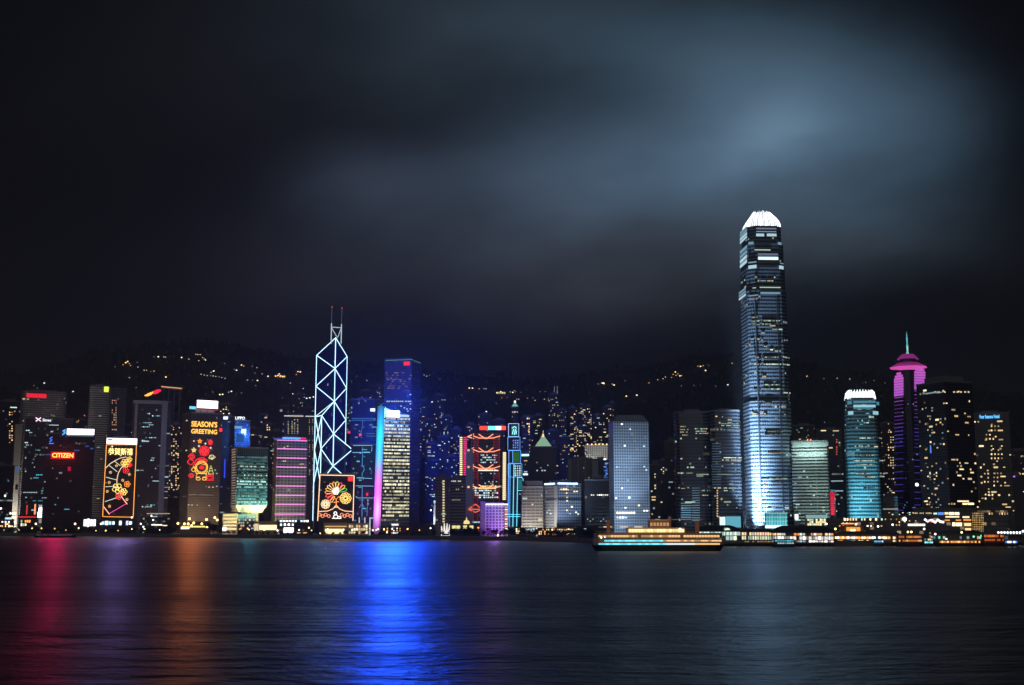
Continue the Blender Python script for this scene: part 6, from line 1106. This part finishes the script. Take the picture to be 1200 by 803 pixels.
boat('moored_ferry', 'moored ferry with a bright row of orange windows along the waterline', 1094, 1152, 1005, [(3.6, 1.5, orm, 22, .95)], 2.2, 5.2, dh=(.22, .22, .26))
boat('moored_ferry', 'moored red-orange double deck ferry near the right end', 1150, 1178, 1010, [(8.2, 1.8, [emis((1, .2, .04), .55), emis((1, .3, .07), .8)], 11, .9), (5, 1.5, [emis((1, .2, .05), .5)], 11, .8)], 2.6, 10, dh=(.3, .09, .04))
boat('harbour_boat', 'small cyan lit boat beside the orange window row ferry', 1082, 1094, 990, [(3.4, 1.2, [eT[2], eC[2], eT[3]], 5, 1), (5.6, 1.2, [eT[1], eW[2]], 5, .8)], 2, 6.8, dh=(.3, .4, .42))
boat('harbour_boat', 'small white and blue lit boat at the right end', 1176, 1193, 995, [(3.6, 1.3, [eC[3], eB[2], eWh[2]], 6, .8)], 2, 5.4)
boat('harbour_boat', 'boat with cyan cabin lights moored before the longest pier', 905, 932, 975, [(4.8, .9, [eT[2], eT[1]], 8, .9), (3, .9, [eT[1], eC[1]], 8, .9)], 1.8, 6, dh=(.12, .2, .24))
boat('harbour_boat', 'boat with blue lights moored by the plain low pier', 1023, 1036, 1000, [(4, 1.2, [eB[2], eT[2], eC[2]], 6, .9)], 2, 6)
boat('cargo_barge', 'long flat dark barge drifting under the shore at the left', 39, 89, 1640, [(3.4, .8, [emis((.6, .4, .45), .25)], 16, .8)], 2.4, 4.0, dh=(.1, .08, .09))
# ------------------------------------------------------------------ lamps along the shore
def lampthing(px, py, D, r, mat, label, group, zg=3.5, name='street_lamp', cat='street lamp'):
    p = P(px, py, D); o = thing(name, label, cat, (p.x, p.y, min(zg, p.z - 3)), group); mb = MB(); mb.tube([(p.x, p.y, o.location.z), p], .22, 5, r1=.12); mb.build('pole', DARK, o); mb = MB(); mb.ball(p, r, 8, 5); mb.build('lamp', mat, o); return o
aM = emis((1, .62, .22), 6, True); wM = emis((1, .95, .88), 3.4, True); oM = emis((1, .42, .10), 2.6, True)
for x, y in ((208.5, 613.5), (216, 614), (220.5, 614), (222, 608), (224.5, 616), (227, 613), (236.5, 614), (242, 609), (243, 617.5), (254.5, 609.5), (251.8, 606.8)): lampthing(x, y, 1650 + random.uniform(-8, 8), 1.5, aM, 'amber street lamp in the cluster below the holiday neon tower', 'amber lamps below the holiday neon tower')
for x, y in ((179.5, 609.5), (165, 614), (168, 617.5), (177.5, 604.5), (154.5, 606.5), (152, 614)): lampthing(x, y, 1725, 1.2, wM, 'white lamp on the shore between the fan panel and the amber lamp cluster', 'white lamps beside the fan panel')
rl = random.Random(5)
for k in range(34):
    x = 4 + k * 15.2 + rl.uniform(-4, 4)
    if 200 < x < 262: continue
    lampthing(x, 620.5 + rl.uniform(-1.5, 1.5), shore_D(x) + 6, rl.uniform(.7, 1.1), rl.choice((aM, aM, wM, oM)), 'low promenade lamp in the long row on the sea wall', 'promenade lamps along the sea wall')
for x, y in ((42, 614), (88, 614), (118.5, 614), (6, 581), (1, 596)): lampthing(x, y, 1770 if y > 600 else 1860, 1.5, wM if x in (6, 1, 118.5) else emis((1, .78, .5), 3.4, True), 'glaring lamp on the shore left of the fan panel', 'glaring lamps on the left shore')
for x, y in ((453.5, 624), (450, 620.5), (443, 620), (437, 621.5), (362, 618.5), (375, 625), (505, 598), (583.5, 627.5)): lampthing(x, y, shore_D(x) + 14, .95, aM, 'single amber lamp on the middle stretch of the sea wall', 'amber lamps on the middle shore')
lampthing(1060, 608.5, 1090, 1.9, emis((1, .93, .86), 4, True), 'big white ball lamp high on a pole above the plain low pier', None); lampthing(1074.5, 568, 1110, 1.5, emis((.8, 1, .9), 3.5, True), 'greenish white lamp on the tallest thin pole at the broad hotel foot', None)
for x, y, m_ in ((1003, 614.5, wM), (1015, 626, aM), (968.5, 614, wM), (979, 620, aM), (1029, 617, wM), (1046, 615, wM), (1083, 620, wM), (1096, 626, wM), (1109, 632, wM), (1127, 624, aM), (1064, 623.5, aM), (1068, 623.5, aM), (1141, 629, emis((.3, 1, .7), 1.8)), (1150, 628, emis((.2, .9, .6), 1.4))): lampthing(x, y, 1040, .85, m_, 'lamp on a pole among the piers right of the longest pier', 'pole lamps among the right piers')
o = thing('neon_arrow', 'white and red neon squiggle on a mast before the mall podium', 'neon sign', P(1095, 628, 1110)); o.location.z = 3.5; pts = [P(x, y, 1110) for x, y in ((1083.5, 608.5), (1087, 611), (1092, 609.5), (1096, 612.5), (1099, 609), (1102, 611.5), (1106, 612))]; mb = MB(); mb.tube(pts, 1.0, 6); mb.build('neon_tube', emis((.95, .92, 1), 2.4, True), o); mb = MB(); mb.tube([P(1086, 610, 1109), P(1093, 612, 1109)], .6); mb.build('red_tube', emis((1, .1, .08), 1.6), o); mb = MB(); mb.tube([(pts[3].x, pts[3].y, 3.5), pts[3]], .35); mb.build('pole', DARK, o)
# ------------------------------------------------------------------ trees on the promenade
leafm = principled('foliage', (.045, .075, .03), .8, 0, .5, .6)
def tree_meshes(seed):
    rng = random.Random(seed); mt = MB(); mt.tube([(0, 0, 0), (.2, 0, 2.2), (.1, .2, 4.6)], .32, 6, r1=.16)
    for k in range(5): a = rng.uniform(0, 6.28); mt.tube([(.1, .1, 3 + k * .35), (1.7 * cos(a), 1.7 * sin(a), 5 + k * .6)], .13, 4, r1=.05)
    mc = MB(); lobes = [(rng.uniform(-1.9, 1.9), rng.uniform(-1.9, 1.9), rng.uniform(4.2, 8.0), rng.uniform(1.1, 1.9)) for _ in range(9)]
    for _ in range(420):
        lx, ly, lz, lr = rng.choice(lobes); v = Vector((rng.gauss(0, 1), rng.gauss(0, 1), rng.gauss(0, 1))).normalized() * lr * rng.uniform(.45, 1.0) ** .5
        c = Vector((lx, ly, lz)) + v; a = Vector((rng.gauss(0, 1), rng.gauss(0, 1), rng.gauss(0, .6))).normalized(); b2 = a.cross(Vector((rng.gauss(0, 1), rng.gauss(0, 1), rng.gauss(0, 1)))).normalized(); s_ = rng.uniform(.28, .55); mc.quad([c - a * s_ - b2 * s_ * .6, c + a * s_ - b2 * s_ * .6, c + a * s_ * .8 + b2 * s_ * .6, c - a * s_ * .8 + b2 * s_ * .6])
    return mt.mesh('trunk', BARK), mc.mesh('crown', leafm)
TM = [tree_meshes(s_) for s_ in range(5)]
def tree(px, back, sc_, label, group):
    D = shore_D(px) + back; x = ae(px, 622)[0] * D; o = thing('tree', label, 'tree', (x, D, 3.5), group); o.scale = (sc_ * 1.25, sc_ * 1.25, sc_); o.rotation_euler = (0, 0, random.random() * 6)
    for nm, me in zip(('trunk', 'crown'), random.choice(TM)): c = bpy.data.objects.new(nm, me); COL.objects.link(c); c.parent = o
x = -6
while x < 205: tree(x, random.uniform(5, 14), random.uniform(.75, 1.15), 'dark tree in the row along the left promenade', 'trees along the left promenade'); x += random.uniform(3.4, 6.5)
for x in (246, 250, 254.5): tree(x, 10, random.uniform(1.4, 1.75), 'large dark tree beside the cream building with glowing floor lines', 'large trees beside the cream building')
x = 262
while x < 520: tree(x, random.uniform(4, 9), random.uniform(.45, .75), 'small dark tree in the row on the middle sea wall', 'small trees on the middle sea wall'); x += random.uniform(6, 13)
x = 528
while x < 705: tree(x, random.uniform(5, 12), random.uniform(.75, 1.15), 'dark tree in the row before the grey civic blocks', 'trees before the civic blocks'); x += random.uniform(3.4, 6.5)
for x in (283, 297.5, 302): tree(x, 60, .8, 'roof garden height tree beside the flared foot tower', 'trees beside the flared foot tower')
# ------------------------------------------------------------------ lights on the hillside
def hill_hit(px, py):
    a, e = ae(px, py); y = 2090
    while y < 3300:
        if hill(a * y, y) >= CAM_Z + e * y: return Vector((a * y, y, CAM_Z + e * y))
        y += 8
    return None
hc = {'o': emis((1, .45, .12), 1.3), 'O': emis((1, .55, .2), 3), 'y': emis((1, .78, .42), 1.0), 'Y': emis((1, .85, .55), 2.2), 'w': emis((.8, .9, 1), .8), 'W': emis((.9, .95, 1), 1.8), 'r': emis((1, .15, .1), 1.2), 'd': emis((.6, .55, .6), .4), 'g': emis((.4, .8, .7), .9)}
HL = []
def z6(l): HL.extend((100 + x / 4.286, 400 + y / 4.286, c) for x, y, c in l)
z6([(190, 118, 'o'), (203, 108, 'O'), (213, 102, 'O'), (222, 112, 'o'), (228, 122, 'o'), (150, 128, 'd'), (262, 106, 'd'), (265, 130, 'w'), (346, 79, 'd'), (367, 78, 'Y'), (395, 79, 'y'), (403, 80, 'y'), (445, 76, 'd'), (484, 82, 'Y'), (520, 90, 'y'), (556, 66, 'y'), (566, 67, 'y'), (578, 67, 'y'), (590, 82, 'y'), (598, 90, 'y'), (606, 95, 'Y'), (570, 98, 'y'), (296, 146, 'w'), (308, 146, 'o'), (330, 152, 'd'), (346, 150, 'o'), (222, 183, 'w'), (268, 180, 'd'), (405, 180, 'O'), (258, 233, 'y'),
    (582, 166, 'y'), (598, 170, 'w'), (613, 173, 'w'), (628, 174, 'w'), (642, 175, 'y'), (656, 177, 'w'), (672, 179, 'w'), (686, 182, 'w'), (702, 187, 'w'), (632, 156, 'y'), (645, 150, 'Y'), (700, 112, 'd'), (785, 120, 'O'), (796, 125, 'y'), (760, 146, 'W'), (748, 142, 'd'), (838, 126, 'd'), (862, 133, 'y'), (888, 164, 'y'), (918, 176, 'Y'), (815, 195, 'y'), (840, 196, 'd'), (865, 197, 'Y'), (856, 222, 'd'), (852, 160, 'd'), (956, 175, 'O'), (968, 172, 'O'), (980, 174, 'O'), (992, 178, 'O'), (1000, 181, 'o'), (974, 165, 'Y'),
    (1068, 153, 'O'), (1080, 154, 'O'), (1060, 168, 'o'), (1092, 210, 'd'), (1030, 210, 'w'), (1044, 265, 'Y'), (1072, 262, 'w'), (1095, 238, 'w'), (1085, 285, 'W'), (1098, 288, 'w'), (1112, 287, 'W'), (1128, 284, 'W'), (1146, 280, 'W'), (540, 258, 'd'), (602, 265, 'd'), (640, 255, 'd'), (676, 268, 'Y'), (690, 267, 'Y'), (720, 256, 'w'), (734, 252, 'W'), (765, 258, 'w'), (785, 260, 'd'), (700, 330, 'w'), (690, 330, 'y'), (718, 310, 'w'), (910, 290, 'd'), (990, 286, 'd'), (1055, 268, 'y')])
def z7(l): HL.extend((480 + x / 5, 410 + y / 5, c) for x, y, c in l)
z7([(350, 225, 'O'), (369, 225, 'Y'), (408, 229, 'o'), (436, 228, 'w'), (448, 229, 'w'), (512, 253, 'Y'), (522, 250, 'y'), (534, 246, 'Y'), (545, 252, 'Y'), (556, 254, 'y'), (590, 247, 'y'), (605, 250, 'Y'), (614, 240, 'y'), (625, 245, 'Y'), (540, 282, 'r'), (572, 280, 'd'), (650, 250, 'd'), (700, 267, 'O'), (690, 284, 'r'), (722, 282, 'd'), (735, 297, 'y'), (748, 295, 'Y'), (640, 290, 'w'), (628, 290, 'o'), (450, 362, 'W'), (490, 350, 'd'), (508, 314, 'd'), (208, 294, 'w'), (132, 306, 'W'), (180, 172, 'd'), (85, 148, 'w'), (100, 155, 'w'), (118, 150, 'd'), (70, 265, 'd'), (305, 265, 'd'), (1135, 194, 'Y'), (1125, 196, 'y'), (1195, 206, 'y'), (1105, 200, 'd'), (795, 245, 'd'), (765, 246, 'd'), (790, 290, 'w')])
def z8(l): HL.extend((680 + x / 3.529, 410 + y / 3.529, c) for x, y, c in l)
z8([(75, 142, 'd'), (92, 138, 'Y'), (98, 140, 'O'), (140, 146, 'Y'), (133, 142, 'y'), (185, 128, 'd'), (258, 141, 'O'), (284, 137, 'o'), (320, 124, 'o'), (342, 120, 'y'), (352, 113, 'y'), (378, 115, 'o'), (384, 102, 'o'), (393, 92, 'O'), (404, 100, 'o'), (412, 108, 'Y'), (418, 107, 'o'), (396, 106, 'y'), (415, 92, 'o'), (486, 68, 'o'), (497, 69, 'Y'), (508, 66, 'o'), (530, 66, 'o'), (518, 86, 'Y'), (517, 76, 'd'), (628, 56, 'y'), (610, 145, 'W'), (560, 150, 'd'), (418, 150, 'd'), (470, 148, 'd'), (234, 188, 'Y'), (190, 192, 'O'), (138, 222, 'w'), (938, 110, 'O'), (1007, 120, 'd'), (1062, 118, 'w'), (1114, 121, 'w'), (1180, 135, 'd'), (860, 130, 'd'), (1010, 300, 'd')])
HL += [(46, 448, 'w'), (52, 449, 'W'), (86, 459, 'W'), (40, 452, 'd'), (44, 455, 'd'), (418, 441, 'd'), (412, 447, 'd'), (430, 446, 'w'), (527, 500, 'w'), (545, 470, 'd'), (1037, 449, 'd'), (1024, 446, 'd'), (446, 460, 'W'), (443, 462, 'w')]
names = {'o': 'dim orange', 'O': 'bright orange', 'y': 'warm white', 'Y': 'bright warm white', 'w': 'cold white', 'W': 'bright cold white', 'r': 'red', 'd': 'faint grey', 'g': 'green'}
for x, y, c in HL:
    p = hill_hit(x, y)
    if p is None: p = P(x, y, 3060)
    p = P(x, y, p.y - 26); gz_ = hill(p.x, p.y)
    o = thing('hillside_lamp', names[c] + ' lamp on the dark wooded hillside', 'lamp', Vector((p.x, p.y, min(gz_, p.z - 3) - 2)), names[c] + ' lamps on the hillside'); s_ = 1.25 if c in 'OYW' else .95
    mb = MB(); mb.tube([Vector((p.x, p.y - 1, min(gz_, p.z - 3) - 2)), p - Vector((0, 1, 0))], .25, 4); mb.build('pole', DARK, o); mb = MB(); mb.box(p - Vector((0, 1, 0)), (2.4 * s_, 1.6, 1.7 * s_)); mb.build('lamp_head', hc[c], o)
def lit_house(label, px, py, w_, h_, mat, n_):
    p = hill_hit(px, py) or P(px, py, 2700); D = p.y - 8; k = D / F
    fp = front_fp(px - w_ / 2, px + w_ / 2, py, D, 14); b_ = Bld('hillside_house', label, 'house', fp, hill(p.x, D) - 4); b_.body(principled('house_wall', (.35, .28, .2), .8), max(b_.top(py - h_ / 2), b_.z0 + 5)); b_.parapet(h=1); b_.grid(px - w_ / 2, px + w_ / 2, py - h_ / 2 + .3, py + h_ / 2, n_, 1, 1, [mat], .6, .7)
lit_house('floodlit orange mansion on the hill left of the braced tower', 328, 441, 13, 3, emis((1, .5, .12), 2), 5)
lit_house('orange lit mansion on the hill between the braced and blue towers', 430, 465, 13, 3, emis((1, .55, .2), 1.8), 5)
lit_house('small yellow lit house on the hill above the trussed tower', 587, 460.5, 11, 2.4, emis((1, .8, .3), 1.6), 5)
lit_house('pale lit tall house on the hill left of the twin spire tower', 644, 469, 4.5, 8, emis((.6, .65, .5), .5), 2)
o = thing('lit_viaduct', 'short orange lit road viaduct on the hillside above the flame emblem', 'viaduct', P(200, 455, 2350)); a, b2 = P(189, 453, 2350), P(213, 455.3, 2350); mb = MB(); mb.tube([a, b2], 1.2); mb.build('parapet_light', emis((1, .5, .22), 1.0), o); mb = MB(); mb.tube([a - Vector((0, -2, 2.2)), b2 - Vector((0, -2, 2.2))], 1.6); 
for f_ in (.1, .37, .63, .9): q = a.lerp(b2, f_); mb.tube([q - Vector((0, -2, 2)), Vector((q.x, q.y + 2, hill(q.x, q.y + 2) - 2))], .9, 6)
mb.build('deck', CONC, o)
for lab, px, py, D in (('red aircraft lamp on the roof of the tower left of the hills', 84, 487, 2300),):
    lampthing(px + 15, py, D, 1.2, emis((1, .1, .08), 1.6), 'small red aircraft lamp in the gap left of the rounded striped tower', None, hill(ae(px, py)[0] * D, D), 'aircraft_lamp', 'lamp')
